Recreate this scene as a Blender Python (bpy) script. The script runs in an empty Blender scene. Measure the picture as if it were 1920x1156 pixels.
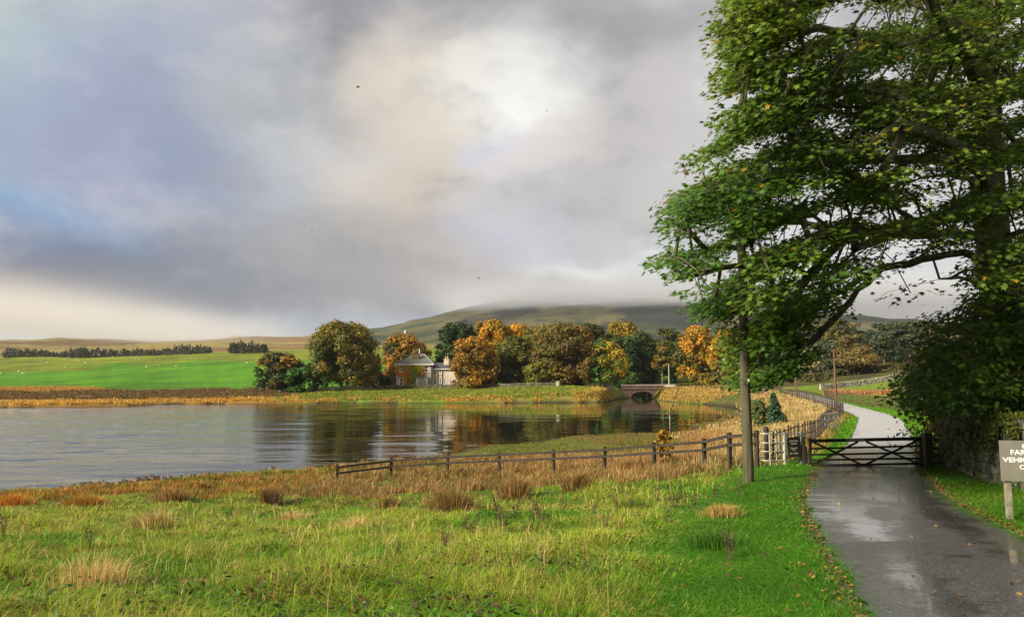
import bpy, math, random
import numpy as np
from mathutils import Vector, Matrix
rng = np.random.default_rng(7); random.seed(7)
SC = bpy.context.scene; COL = SC.collection
EXPO = 1.35
# ---------------------------------------------------------------- camera
CAMZ = 5.0; F = 1400.0; PITCH = math.atan(137/1400)
cp, sp = math.cos(PITCH), math.sin(PITCH)
cam = bpy.data.cameras.new('camera'); camo = bpy.data.objects.new('camera', cam); COL.objects.link(camo)
camo.location = (0, 0, CAMZ); camo.rotation_euler = (math.pi/2 + PITCH, 0, 0)
cam.sensor_width = 36; cam.lens = 36*F/1920; cam.clip_start = 0.1; cam.clip_end = 30000
SC.camera = camo
def P(px, py, D):
    u = (px-960)/F; v = (578-py)/F
    dx, dy, dz = u, cp - v*sp, sp + v*cp
    s = D/dy
    return Vector((dx*s, D, CAMZ + dz*s))
def X(px, D):
    # x of an image column for ground-level points
    return (px-960)/F*D
# ---------------------------------------------------------------- noise
def _h(ix, iy, s):
    n = (ix.astype(np.int64)*374761393 + iy.astype(np.int64)*668265263 + s*982451653) & 0x7fffffff
    n = ((n ^ (n >> 13))*1274126177) & 0x7fffffff
    return ((n ^ (n >> 16)) & 0xffff)/65535.0
def vnoise(x, y, s=0):
    x = np.asarray(x, float); y = np.asarray(y, float)
    ix = np.floor(x); iy = np.floor(y); fx = x-ix; fy = y-iy
    fx = fx*fx*(3-2*fx); fy = fy*fy*(3-2*fy)
    ix = ix.astype(np.int64); iy = iy.astype(np.int64)
    a = _h(ix, iy, s); b = _h(ix+1, iy, s); c = _h(ix, iy+1, s); d = _h(ix+1, iy+1, s)
    return (a*(1-fx)+b*fx)*(1-fy) + (c*(1-fx)+d*fx)*fy
def fbm(x, y, s=0, o=4):
    t = 0; a = .5; n = 0
    for k in range(o):
        t = t + a*vnoise(np.asarray(x)*2**k, np.asarray(y)*2**k, s+k*17); n += a; a *= .5
    return t/n
def sst(a, b, x):
    t = np.clip((x-a)/(b-a), 0, 1); return t*t*(3-2*t)
# ---------------------------------------------------------------- tags and meshes
def tag(o, label=None, cat=None, group=None, kind=None):
    if label: o['label'] = label
    if cat: o['category'] = cat; o['kind'] = 'thing'
    if group: o['group'] = group
    if kind: o['kind'] = kind
    return o
def empty(name, loc, rz=0):
    o = bpy.data.objects.new(name, None); COL.objects.link(o); o.location = loc; o.rotation_euler = (0, 0, rz)
    o.empty_display_size = .2
    return o
def link(name, me, mat=None, parent=None, keep=True):
    o = bpy.data.objects.new(name, me); COL.objects.link(o)
    if mat is not None: me.materials.append(mat)
    if parent is not None:
        o.parent = parent
        if keep: o.matrix_parent_inverse = Matrix.Identity(4)
    return o
def fastmesh(name, verts, loops, sizes, col=None, smooth=False):
    """verts Nx3, loops flat indices, sizes per-face counts, col Nx3 per vertex"""
    me = bpy.data.meshes.new(name)
    verts = np.ascontiguousarray(verts, dtype=np.float32); loops = np.ascontiguousarray(loops, dtype=np.int32)
    sizes = np.ascontiguousarray(sizes, dtype=np.int32)
    me.vertices.add(len(verts)); me.vertices.foreach_set('co', verts.ravel())
    me.loops.add(len(loops)); me.loops.foreach_set('vertex_index', loops)
    me.polygons.add(len(sizes))
    st = np.zeros(len(sizes), np.int32); st[1:] = np.cumsum(sizes)[:-1]
    me.polygons.foreach_set('loop_start', st)
    me.polygons.foreach_set('use_smooth', np.full(len(sizes), smooth))
    me.update(calc_edges=True)
    if col is not None:
        at = me.color_attributes.new('Col', 'FLOAT_COLOR', 'POINT')
        c = np.ones((len(verts), 4), np.float32); c[:, :3] = col
        at.data.foreach_set('color', c.ravel())
    return me
class MB:
    """collects boxes, bars, tubes, prisms and builds one mesh"""
    def __init__(s): s.v = []; s.f = []; s.sm = []
    def add(s, vs, fs, smooth=False):
        n = len(s.v); s.v += [tuple(v) for v in vs]; s.f += [tuple(i+n for i in f) for f in fs]; s.sm += [smooth]*len(fs)
    def box(s, c, size, M=None):
        x, y, z = (q/2 for q in size)
        vs = [Vector(p) for p in ((-x,-y,-z),(x,-y,-z),(x,y,-z),(-x,y,-z),(-x,-y,z),(x,-y,z),(x,y,z),(-x,y,z))]
        if M is not None: vs = [M @ v for v in vs]
        c = Vector(c); vs = [v+c for v in vs]
        s.add(vs, [(0,3,2,1),(4,5,6,7),(0,1,5,4),(1,2,6,5),(2,3,7,6),(3,0,4,7)]); return s
    def bar(s, a, b, w, h, up=(0,0,1)):
        """rectangular bar from a to b: width w sideways, h along up"""
        a = Vector(a); b = Vector(b); d = (b-a); L = d.length; d.normalize(); up = Vector(up)
        sd = d.cross(up)
        if sd.length < 1e-4: sd = d.cross(Vector((0,1,0)))
        sd.normalize(); u2 = sd.cross(d)
        M = Matrix((sd, d, u2)).transposed()
        return s.box((a+b)/2, (w, L, h), M)
    def tube(s, pts, r, n=8, cap=True, smooth=True):
        pts = [Vector(p) for p in pts]; rs = r if isinstance(r, (list, tuple)) else [r]*len(pts)
        vs = []; fs = []
        ref = Vector((0,0,1))
        for i, p in enumerate(pts):
            d = (pts[min(i+1, len(pts)-1)] - pts[max(i-1, 0)]).normalized()
            if abs(d.dot(ref)) > .95: ref = Vector((1,0,0)) if abs(d.x) < .9 else Vector((0,1,0))
            a = d.cross(ref).normalized(); b = d.cross(a)
            for k in range(n):
                t = 2*math.pi*k/n; vs.append(p + (a*math.cos(t)+b*math.sin(t))*rs[i])
        for i in range(len(pts)-1):
            for k in range(n):
                k2 = (k+1) % n; fs.append((i*n+k, i*n+k2, (i+1)*n+k2, (i+1)*n+k))
        s.add(vs, fs, smooth)
        if cap:
            s.add(vs[:n], [tuple(range(n))]); s.add(vs[-n:], [tuple(range(n))[::-1]])
        return s
    def prism(s, poly, d):
        """poly: list of 3D points, extruded by vector d"""
        n = len(poly); d = Vector(d); vs = [Vector(p) for p in poly] + [Vector(p)+d for p in poly]
        s.add(vs, [tuple(range(n))[::-1], tuple(range(n, 2*n))] + [(i, (i+1) % n, (i+1) % n+n, i+n) for i in range(n)]); return s
    def build(s, name, mat, parent=None, bevel=0):
        me = bpy.data.meshes.new(name); me.from_pydata(s.v, [], s.f)
        me.polygons.foreach_set('use_smooth', s.sm); me.update()
        o = link(name, me, mat, parent)
        if bevel:
            m = o.modifiers.new('bevel', 'BEVEL'); m.width = bevel; m.segments = 2; m.limit_method = 'ANGLE'
        return o
# ---------------------------------------------------------------- materials
def newmat(name):
    m = bpy.data.materials.new(name); m.use_nodes = True; nt = m.node_tree
    return m, nt, nt.nodes['Principled BSDF'], nt.nodes['Material Output']
def N(nt, t, **k):
    n = nt.nodes.new(t)
    for a, b in k.items(): setattr(n, a, b)
    return n
def srgb(r, g, b):
    f = lambda c: ((c/255+.055)/1.055)**2.4 if c/255 > .04045 else c/255/12.92
    return (f(r), f(g), f(b))
def mat_noise(name, c1, c2, scale=5, rough=.8, stretch=(1,1,1), bump=0, detail=6, c3=None, metal=0, bscale=None, lo=.35, hi=.65):
    m, nt, bs, out = newmat(name)
    tc = N(nt, 'ShaderNodeTexCoord'); mp = N(nt, 'ShaderNodeMapping'); mp.inputs['Scale'].default_value = stretch
    nt.links.new(tc.outputs['Object'], mp.inputs['Vector'])
    nz = N(nt, 'ShaderNodeTexNoise'); nz.inputs['Scale'].default_value = scale; nz.inputs['Detail'].default_value = detail
    nt.links.new(mp.outputs[0], nz.inputs['Vector'])
    cr = N(nt, 'ShaderNodeValToRGB'); e = cr.color_ramp.elements
    e[0].position = lo; e[0].color = (*c1, 1); e[1].position = hi; e[1].color = (*c2, 1)
    nt.links.new(nz.outputs['Fac'], cr.inputs[0]); src = cr.outputs[0]
    if c3 is not None:
        n2 = N(nt, 'ShaderNodeTexNoise'); n2.inputs['Scale'].default_value = scale*.31; n2.inputs['Detail'].default_value = 5
        nt.links.new(tc.outputs['Object'], n2.inputs['Vector'])
        mr = N(nt, 'ShaderNodeMapRange'); mr.inputs[1].default_value = .5; mr.inputs[2].default_value = .62
        nt.links.new(n2.outputs['Fac'], mr.inputs[0])
        mx = N(nt, 'ShaderNodeMix', data_type='RGBA'); mx.inputs[7].default_value = (*c3, 1)
        nt.links.new(mr.outputs[0], mx.inputs[0]); nt.links.new(src, mx.inputs[6]); src = mx.outputs[2]
    nt.links.new(src, bs.inputs['Base Color']); bs.inputs['Roughness'].default_value = rough; bs.inputs['Metallic'].default_value = metal
    if bump:
        bp = N(nt, 'ShaderNodeBump'); bp.inputs['Strength'].default_value = 1; bp.inputs['Distance'].default_value = bump
        if bscale:
            n3 = N(nt, 'ShaderNodeTexNoise'); n3.inputs['Scale'].default_value = bscale; n3.inputs['Detail'].default_value = 5
            nt.links.new(mp.outputs[0], n3.inputs['Vector']); nt.links.new(n3.outputs['Fac'], bp.inputs['Height'])
        else: nt.links.new(nz.outputs['Fac'], bp.inputs['Height'])
        nt.links.new(bp.outputs[0], bs.inputs['Normal'])
    return m
def mat_leaf(name, trans=.35, rough=.55, spec=.3):
    """leaf and blade colour comes from the mesh attribute of each leaf"""
    m, nt, bs, out = newmat(name)
    at = N(nt, 'ShaderNodeAttribute', attribute_name='Col')
    nt.links.new(at.outputs['Color'], bs.inputs['Base Color']); bs.inputs['Roughness'].default_value = rough
    bs.inputs['Specular IOR Level'].default_value = spec
    tr = N(nt, 'ShaderNodeBsdfTranslucent'); nt.links.new(at.outputs['Color'], tr.inputs['Color'])
    mx = N(nt, 'ShaderNodeMixShader'); mx.inputs[0].default_value = trans
    nt.links.new(bs.outputs[0], mx.inputs[1]); nt.links.new(tr.outputs[0], mx.inputs[2]); nt.links.new(mx.outputs[0], out.inputs['Surface'])
    return m
M_LEAF = mat_leaf('foliage', .3)
M_NEARLEAF = mat_leaf('sycamore_leaf', .46, .42, .45)
M_BLADE = mat_leaf('grass_blade', .3, .6, .2)
M_TRUNK = mat_noise('bark', (.05,.04,.025), (.13,.115,.07), 4, .9, (1,1,.3), .03)
M_DARKWOOD = mat_noise('dark_timber', (.012,.009,.006), (.035,.025,.017), 9, .85, (1,1,1), .004, c3=(.032,.028,.018))
M_POLE = mat_noise('weathered_pole', (.035,.03,.017), (.10,.088,.05), 14, .85, (1,1,.06), .012, c3=(.05,.058,.02))
M_REDPOLE = mat_noise('creosoted_pole', (.07,.03,.02), (.15,.07,.045), 10, .8, (1,1,.1), .004)
M_GALV = mat_noise('galvanised_steel', (.33,.38,.375), (.46,.51,.50), 6, .45, metal=.3)
M_IRON = mat_noise('rusty_iron', (.018,.013,.012), (.045,.028,.022), 20, .8)
M_STONE = mat_noise('dry_stone', (.09,.085,.07), (.27,.26,.23), 2.2, .9, (1,1,1.4), .05, c3=(.06,.075,.02))
M_PALESTONE = mat_noise('pale_stone', (.30,.28,.22), (.5,.47,.4), 3, .9, bump=.02)
# ---------------------------------------------------------------- shore, terrain
near_sh = [(0,918,34.5),(120,915,35),(250,903,37.2),(330,895,38.9),(400,890,40),(470,885,41.2),(520,882,42.4),(600,876,43.5),(660,872,44.6),(760,866,46.7),
  (839,850,51.9),(899,835,58.3),(1000,828,62),(1070,816,69),(1168,812,72),(1240,811,73),(1300,803,79.5),(1290,796,86.4),(1330,789,94.6),(1370,782,104),
  (1388,774,119),(1370,764,143),(1320,757,167),(1250,752,189),(1218,748,212)]
far_sh = [(1176,746,222),(1160,744,214),(1145,751,194),(1120,753,184),(1050,754,179),(900,755,175),(780,755,174),(650,755,175),(480,757,168),(320,757,165),(250,760,155),(120,763,148),(0,763,146)]
lake = [(-260,75),(-120,52),(-60,40)] + [(X(p,d),d) for p,_,d in near_sh] + [(X(1219,236),236),(X(1216,300),300),(X(1188,300),300),(X(1183,232),232)] + [(X(p,d),d) for p,_,d in far_sh] + [(-190,143),(-300,135),(-340,100)]
LK = np.array(lake)
def lake_sd(x, y):
    """signed distance to the lake shore, positive on land"""
    x = np.asarray(x, float).ravel(); y = np.asarray(y, float).ravel()
    out = np.full(len(x), 60.0)
    m = (x > -380) & (x < 110) & (y > 15) & (y < 340)
    px, py = x[m], y[m]; d = np.full(len(px), 1e9); ins = np.zeros(len(px), bool)
    for i in range(len(LK)):
        a = LK[i]; b = LK[(i+1) % len(LK)]; e = b-a
        t = np.clip(((px-a[0])*e[0]+(py-a[1])*e[1])/(e@e), 0, 1)
        d = np.minimum(d, np.hypot(px-a[0]-t*e[0], py-a[1]-t*e[1]))
        c = ((a[1] > py) != (b[1] > py)) & (px < (b[0]-a[0])*(py-a[1])/(b[1]-a[1]+1e-12)+a[0]); ins ^= c
    d = np.where(ins, -d, d) + (fbm(px/(1.5+py*.03), py/(1.5+py*.03), 5, 3)-.5)*(.6+py*.018)
    out[m] = np.minimum(d, 60); return out
road_pts = [(-9,-32),(-4.2,-18),(-1,-9),(2.2,0),(4.25,6),(5.78,10.6),(7.25,15),(9.0,19),(11.0,23.4),(15.6,32),(22.0,45),(28.0,58),(32.0,70),(35.1,80),(39.8,95),(46.5,117),(57,155),(60.,190),(56,222),(43,238),(25,243),(0,250),(-30,262)]
def catmull(pts, n=14):
    pts = [np.array(p, float) for p in pts]; out = []
    for i in range(len(pts)-1):
        p0 = pts[max(i-1,0)]; p1 = pts[i]; p2 = pts[i+1]; p3 = pts[min(i+2,len(pts)-1)]
        for k in range(n):
            t = k/n; out.append(.5*((2*p1)+(-p0+p2)*t+(2*p0-5*p1+4*p2-p3)*t*t+(-p0+3*p1-3*p2+p3)*t**3))
    out.append(pts[-1]); return np.array(out)
ROAD = catmull(road_pts, 14); RHW = 1.36
def line_dist(x, y, L):
    """distance to polyline and side (+ = left of travel)"""
    x = np.asarray(x, float).ravel(); y = np.asarray(y, float).ravel(); d = np.full(len(x), 1e9); s = np.zeros(len(x))
    for i in range(len(L)-1):
        a = L[i]; e = L[i+1]-a
        t = np.clip(((x-a[0])*e[0]+(y-a[1])*e[1])/(e@e+1e-9), 0, 1)
        q = np.hypot(x-a[0]-t*e[0], y-a[1]-t*e[1]); m = q < d
        d[m] = q[m]; s[m] = np.sign(e[0]*(y-a[1])-e[1]*(x-a[0]))[m]
    return d, s
def road_d(x, y):
    x = np.asarray(x, float).ravel(); y = np.asarray(y, float).ravel(); out = np.full(len(x), 99.); sd = np.ones(len(x))
    m = (x > -45) & (x < 90) & (y > -45) & (y < 290)
    if m.any(): out[m], sd[m] = line_dist(x[m], y[m], ROAD)
    return out, sd
CP = []  # control: column px, distance, z
def cz(D, *pz):
    for p, z in pz: CP.append((p, D, z))
def cy(D, *pp):
    for p, y in pp: CP.append((p, D, P(p, y, D).z))
cz(2.5, (-600,3.4),(960,3.4),(2500,3.4)); cz(6, (-500,3.0),(0,3.1),(960,3.13),(1500,3.08),(1700,3.06),(2100,3.1),(2800,3.3))
cz(10, (-500,2.6),(0,2.66),(640,2.72),(960,2.72),(1250,2.75),(1600,2.77),(1900,2.8),(2100,3.2),(2600,3.7))
cz(12.3, (1720,2.7),(1890,3.12),(2100,3.5))
cz(15, (-400,2.0),(0,2.05),(640,2.12),(960,2.2),(1250,2.42),(1500,2.6),(1700,2.66),(1800,2.7),(1925,2.95),(2300,3.5))
cz(20, (-400,1.4),(0,1.45),(640,1.45),(960,1.55),(1250,2.0),(1400,2.36),(1600,2.47),(1760,2.55),(2100,3.2),(2600,3.8))
cz(24, (0,1.05),(640,.95),(960,1.25),(1200,1.85),(1363,2.17),(1500,2.35),(1650,2.38),(1850,2.6))
cz(28, (-400,.7),(0,.68),(640,.65),(960,.95),(1223,1.6),(1315,1.95),(1500,2.3))
cz(33, (-400,.35),(0,.2),(400,.35),(640,.3),(940,.65),(1129,1.05),(1400,1.9)); cz(36,(640,.12),(842,.35))
cz(46, (1000,.35),(1250,.75),(1400,1.6),(1500,2.1)); cz(70, (1300,.3),(1400,.9),(1450,2.0)); cz(95,(1380,.6),(1420,1.3),(1500,2.2)); cz(120,(1410,1.2),(1480,2.5)); cz(180,(1290,1.2),(1350,2.2))
cz(32,(1643,2.33),(1850,2.8)); cz(45,(1656,2.27),(1750,2.6),(1920,3.4)); cz(58,(1640,2.3)); cz(77,(1600,2.4),(1540,2.3)); cz(110,(1510,2.6)); cz(150,(1465,2.9)); cz(190,(1402,3.2)); cz(225,(1308,3.4)); cz(240,(1150,3.3),(1100,3.4),(1210,3.3)); cz(255,(1350,4.2),(1000,4))
cz(61,(1690,2.6),(1920,4),(2300,5.2)); cz(97,(1570,2.75),(1700,3.0)); cz(130,(1700,2.8),(1600,2.7)); cz(150,(1700,3.3),(1550,3.0)); cz(165,(1540,3.7),(1600,4.3),(1700,5.9),(1920,8),(2300,12)); cz(260,(1550,8),(1400,6)); cz(300,(1300,7),(1700,17),(2100,24))
cz(180,(650,1.0),(1000,1.4),(780,1.2)); cz(186,(780,1.9),(1100,2.5)); cz(200,(650,2.5),(780,2.6),(1000,3.6),(1080,3.7),(560,2.0)); cz(215,(650,3),(780,3.16),(1000,3.8),(1140,2.8),(500,1.6)); cz(300,(800,4),(1000,5),(1200,6))
cz(150,(-500,.5)); cz(160,(0,.5)); cz(175,(300,.6)); cz(245,(0,1.3),(300,1.5),(-500,1.4)); cz(300,(0,2.6),(300,3),(500,3.4),(-500,2.6))
cy(430,(-500,700),(0,699),(300,695),(520,692),(850,690),(1150,690)); cy(680,(-500,672),(0,672),(250,668),(500,662),(700,661),(850,663),(1300,650),(1800,640))
cy(1200,(-500,660),(0,660),(300,656),(600,650),(850,646),(1300,640),(1800,630))
cy(1700,(0,651),(400,645),(700,644),(860,636),(1000,632),(1300,632),(1600,636),(1900,620))
cy(2500,(-500,640),(0,640),(300,639),(480,633),(600,632),(690,636),(725,622),(760,606),(800,593),(850,580),(930,571),(1100,566),(1330,568),(1480,580),(1575,594),(1750,604),(2100,612),(2600,620))
cy(4200,(-500,655),(0,655),(480,650),(690,650),(850,620),(1100,610),(1575,625),(2100,630))
cy(7500,(-500,690),(0,690),(690,690),(1100,690),(2100,690))
for D in (3,6,15,40,150,600,3000):
    for p in (-1400, 3300):
        CP.append((p, D, 3.4 + (.02*D if p > 0 else -.0*D) - (2.6*min(1, D/40) if p < 0 else 0)))
CP = np.array(CP)
def uv(x, y):
    r = np.hypot(x, y); th = np.clip(np.arctan2(x, y), -1.25, 1.25)
    return np.stack([np.tan(th*.9)*2.2, np.log(np.maximum(r, .5))*1.6], -1), r
cx = (CP[:,0]-960)/F*CP[:,1]
U0, R0 = uv(cx, CP[:,1]); T0 = (CP[:,2]-CAMZ)/R0
def phi(d): return d*d*np.log(d+1e-9)
NCP = len(CP); A = phi(np.linalg.norm(U0[:,None]-U0[None], axis=-1)) + np.eye(NCP)*.002
Pm = np.c_[np.ones(NCP), U0]; AA = np.block([[A, Pm],[Pm.T, np.zeros((3,3))]])
WRB = np.linalg.solve(AA, np.r_[T0, 0, 0, 0])
def zbase(x, y):
    x = np.asarray(x, float).ravel(); y = np.asarray(y, float).ravel(); out = np.empty(len(x))
    for s in range(0, len(x), 20000):
        U, R = uv(x[s:s+20000], y[s:s+20000])
        t = phi(np.linalg.norm(U[:,None]-U0[None], axis=-1))@WRB[:NCP] + WRB[NCP] + U@WRB[NCP+1:]
        out[s:s+20000] = CAMZ + t*R
    th = np.abs(np.arctan2(x, y)); k = sst(1.1, 1.6, th)
    r = np.hypot(x, y); out = out*(1-k) + (3.35+.01*r)*k
    k2 = sst(3.5, 1.0, r); out = out*(1-k2) + 3.35*k2
    rd, _ = road_d(x, y); zr = np.interp(y, [-40,0,6,10.6,15,23.4,32,45,58,77,110,150,190,225,240], [3.5,3.35,3.1,2.77,2.63,2.38,2.26,2.27,2.3,2.4,2.6,2.9,3.2,3.4,3.4])
    k3 = sst(4.2, 1.5, rd); return out*(1-k3) + zr*k3
def Z(x, y, full=True):
    x = np.asarray(x, float).ravel(); y = np.asarray(y, float).ravel()
    z = zbase(x, y); r = np.hypot(x, y)
    rd, _ = road_d(x, y); offr = sst(1.6, 4.0, rd)
    z = z + offr*((fbm(x/3.1, y/3.1, 11, 4)-.5)*.35*np.clip(r/12, .5, 1) + (fbm(x/.55, y/.55, 23, 3)-.5)*(.07+.10*(rd > 4))*(r < 80) + (fbm(x/1.4, y/1.4, 27, 2)-.5)*.16*(r < 80)*(rd > 4))
    z = z + (fbm(x/260, y/260, 31, 5)-.5)*np.clip((r-1200)/1500, 0, 1)*60 + (fbm(x/90, y/90, 3, 4)-.5)*np.clip((r-300)/600, 0, 1)*8
    sd = lake_sd(x, y)
    bank = .10 + .30*sst(0, 1.2, sd)
    bank = np.where(r < 140, .05 + .10*sst(0, 1.5, sd), bank)
    z = np.where(sd > 0, np.maximum(bank, bank+(z-bank)*sst(0, np.where(r < 140, 7, 3.5), sd)), -.05 - .9*sst(0, 4, -sd))
    z = np.where((sd > 0), np.maximum(z, bank), z)
    if full: z = z - .06*sst(RHW+.02, RHW-.12, rd)
    return z
def z1(x, y): return float(Z([x], [y])[0])
th_in = np.radians(np.arange(-52, 52.01, .27)); th_out = np.radians(np.arange(56, 304.1, 4))
TH = np.r_[th_in, th_out]; RR = np.exp(np.arange(math.log(.4), math.log(9000), .0145))
nt_, nr_ = len(TH), len(RR)
gx = (RR[:,None]*np.sin(TH)[None]).ravel(); gy = (RR[:,None]*np.cos(TH)[None]).ravel(); gz = Z(gx, gy)
ii, jj = np.meshgrid(np.arange(nr_-1), np.arange(nt_), indexing='ij'); j2 = (jj+1) % nt_
quads = np.stack([ii*nt_+jj, ii*nt_+j2, (ii+1)*nt_+j2, (ii+1)*nt_+jj], -1).reshape(-1, 4)
# ground-cover colours (what grows or lies there)
def lerp(a, b, t): return a*(1-t[:,None]) + b*t[:,None]
def C(*c): return np.array(c, float)
GREEN = C(.085,.20,.010); OLIVE = C(.11,.13,.02); STRAW = C(.30,.21,.06); BROWN = C(.13,.075,.028); ORANGE = C(.40,.17,.022); SOIL = C(.035,.028,.018); MOOR = C(.16,.12,.035); HILLG = C(.026,.036,.015); SCREE = C(.014,.018,.017)
def scrpos(x, y, z):
    yy = np.maximum(y, .1); dz = z-CAMZ
    dep = yy*cp + dz*sp; up = -yy*sp + dz*cp
    return 960+F*x/dep, 578-F*up/dep
fence2 = np.array([(8.3,24.6),(11,29),(14.6,36),(18.6,44.5),(22.5,52.5),(25.6,58.2),(29.6,70),(32.8,80),(37.4,95),(44,117),(50.5,140),(54.8,158),(56.5,185),(52,212)])
def ground_color(x, y, z):
    r = np.hypot(x, y); px, py = scrpos(x, y, z); sd = lake_sd(x, y); rd, side = road_d(x, y)
    n1 = fbm(x/2.2, y/2.2, 41, 4); n2 = fbm(x/25, y/25, 43, 4); n3 = fbm(x/9, y/9, 47, 4)
    c = lerp(np.tile(C(.045,.075,.012), (len(x),1)), np.tile(C(.10,.075,.03),(len(x),1)), sst(.42,.62,n1))
    lawn = np.tile(C(.05,.13,.008),(len(x),1)); c = lerp(c, lawn, sst(4.5, 2.5, rd)*(r < 120)*(z>1.9))
    # marsh between the rail fence and the water
    k = ((r > 36) & (y > 34) & (y < 130) & (sd < 14)).astype(float)*sst(16, 8, sd)
    c = lerp(c, lerp(np.tile(OLIVE*.8,(len(x),1)), np.tile(BROWN,(len(x),1)), sst(.4,.6,n3)), k)
    # straw field right of the lake
    _, sf = line_dist(np.where(r < 400, x, 0), np.where(r < 400, y, 0), fence2)
    k = ((y > 25) & (y < 235) & (sf > 0) & (rd > 2) & (x > 0)).astype(float)*sst(4, 10, sd)*sst(1180, 1330, px+(n3-.5)*200)*sst(26, 34, y+(n1-.5)*6)
    c = lerp(c, lerp(np.tile(STRAW*.85,(len(x),1)), np.tile(C(.20,.17,.04),(len(x),1)), sst(.45,.62,n2)), k)
    # far shore flats, left
    fl = ((y > 130) & (y < 420)).astype(float)*sst(600, 520, px+(n3-.5)*60)
    k = fl*sst(.0, 1.0, sd); c = lerp(c, np.tile(C(.22,.13,.03),(len(x),1)), k)
    e = y + (n2-.5)*30
    k = fl*sst(196, 206, e); c = lerp(c, np.tile(C(.10,.065,.03),(len(x),1)), k)
    # promontory bank
    k = ((y > 168) & (y < 330)).astype(float)*sst(520, 600, px+(n3-.5)*60); c = lerp(c, lerp(np.tile(C(.12,.19,.02),(len(x),1)), np.tile(C(.2,.17,.04),(len(x),1)), sst(.4,.6,n3)), k)
    # green pasture
    k = sst(1345, 1310, px)*sst(262, 278, e); g = lerp(np.tile(C(.055,.16,.006),(len(x),1)), np.tile(C(.12,.15,.012),(len(x),1)), sst(400, 480, y+(n2-.5)*300-px*.18)); g = g*(.5+1.0*fbm(x/16,y/45,87,5))[:,None]; g = lerp(g, np.tile(C(.05,.05,.02),(len(x),1)), sst(3.5,1.2,np.abs(y-330-x*.35-18*np.sin(x/37)))*(px<420)*(px>-200)*.8)
    c = lerp(c, g, k)
    # grass under the wood and field on the right
    k = ((px >= 1330) & (y > 100) & (rd > 4) & (sf < 0)).astype(float); c = lerp(c, np.tile(C(.11,.16,.018),(len(x),1)), k)
    k = ((sf < 0)*(rd > 3.2)).astype(float)*sst(1560,1590,px)*sst(112,116,y)*sst(152,146,y); c = lerp(c, np.tile(C(.26,.12,.03),(len(x),1)), k)
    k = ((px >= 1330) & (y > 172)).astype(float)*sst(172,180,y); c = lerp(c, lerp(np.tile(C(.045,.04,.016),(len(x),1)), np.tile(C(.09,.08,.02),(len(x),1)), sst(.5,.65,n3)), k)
    # field seen beyond the wood
    k = (px >= 1330)*sst(290, 300, y); c = lerp(c, np.tile(C(.26,.2,.05),(len(x),1)), k)
    # moor and hill
    n5 = fbm(x/120, y/120, 53, 5); n6 = fbm(x/420, y/160, 59, 5)
    k = sst(760, 800, y+(n5-.5)*60+np.where(px > 560, -140, 0)); m = lerp(np.tile(C(.20,.16,.045),(len(x),1)), np.tile(C(.13,.08,.03),(len(x),1)), sst(.42,.58,n6)); c = lerp(c, m, k)
    k = ((px > 640)*sst(1250, 1500, y)); h = lerp(np.tile(HILLG,(len(x),1)), np.tile(C(.075,.068,.028),(len(x),1)), sst(.44,.58,n6*.5+fbm(x/45,y/60,157,4)*.5)); h = lerp(h, np.tile(SCREE,(len(x),1)), sst(.52,.60,n5)*sst(720,960,px)); c = lerp(c, h, k)
    # shore mud and bed
    c = lerp(c, np.tile(C(.045,.036,.024),(len(x),1)), sst(1.4, .4, sd)*(r < 160)); c = lerp(c, np.tile(SOIL,(len(x),1)), (sd < 0).astype(float))
    c = lerp(c, np.tile(SOIL*.8,(len(x),1)), (sst(.7, .25, sd)*(r > 140)))
    c = lerp(c, np.tile(C(.04,.032,.02),(len(x),1)), sst(RHW+.28, RHW+.05, rd + (n1-.5)*.25))
    c = c*(1+(fbm(x/45, y/14, 77, 4)-.5)*.5*sst(150,320,y))[:,None]
    return c*(.82+.36*fbm(x/(r*.006+.05), y/(r*.006+.05), 61, 3))[:,None]
gc = ground_color(gx, gy, gz)
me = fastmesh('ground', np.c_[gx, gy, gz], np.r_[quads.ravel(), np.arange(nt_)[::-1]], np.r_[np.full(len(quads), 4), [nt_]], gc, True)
m, nt, bs, out = newmat('ground_cover')
at = N(nt, 'ShaderNodeAttribute', attribute_name='Col'); tc = N(nt, 'ShaderNodeTexCoord')
def ground_bump(nt, bs, at, tc):
    nz = N(nt, 'ShaderNodeTexNoise'); nz.inputs['Scale'].default_value = 3.5; nz.inputs['Detail'].default_value = 9; nz.inputs['Roughness'].default_value = .65
    nt.links.new(tc.outputs['Object'], nz.inputs['Vector'])
    mr = N(nt, 'ShaderNodeMapRange'); mr.inputs[1].default_value = .3; mr.inputs[2].default_value = .7; mr.inputs[3].default_value = .6; mr.inputs[4].default_value = 1.45
    nt.links.new(nz.outputs['Fac'], mr.inputs[0])
    mx = N(nt, 'ShaderNodeVectorMath', operation='SCALE'); nt.links.new(at.outputs['Color'], mx.inputs[0]); nt.links.new(mr.outputs[0], mx.inputs['Scale'])
    nt.links.new(mx.outputs[0], bs.inputs['Base Color']); bs.inputs['Roughness'].default_value = .95; bs.inputs['Specular IOR Level'].default_value = .1
    bp = N(nt, 'ShaderNodeBump'); bp.inputs['Distance'].default_value = .08; nt.links.new(nz.outputs['Fac'], bp.inputs['Height']); nt.links.new(bp.outputs[0], bs.inputs['Normal'])
ground_bump(nt, bs, at, tc)
tag(link('ground', me, m), 'grassy banks, pasture and moorland rising to the hill', kind='structure')
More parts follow.
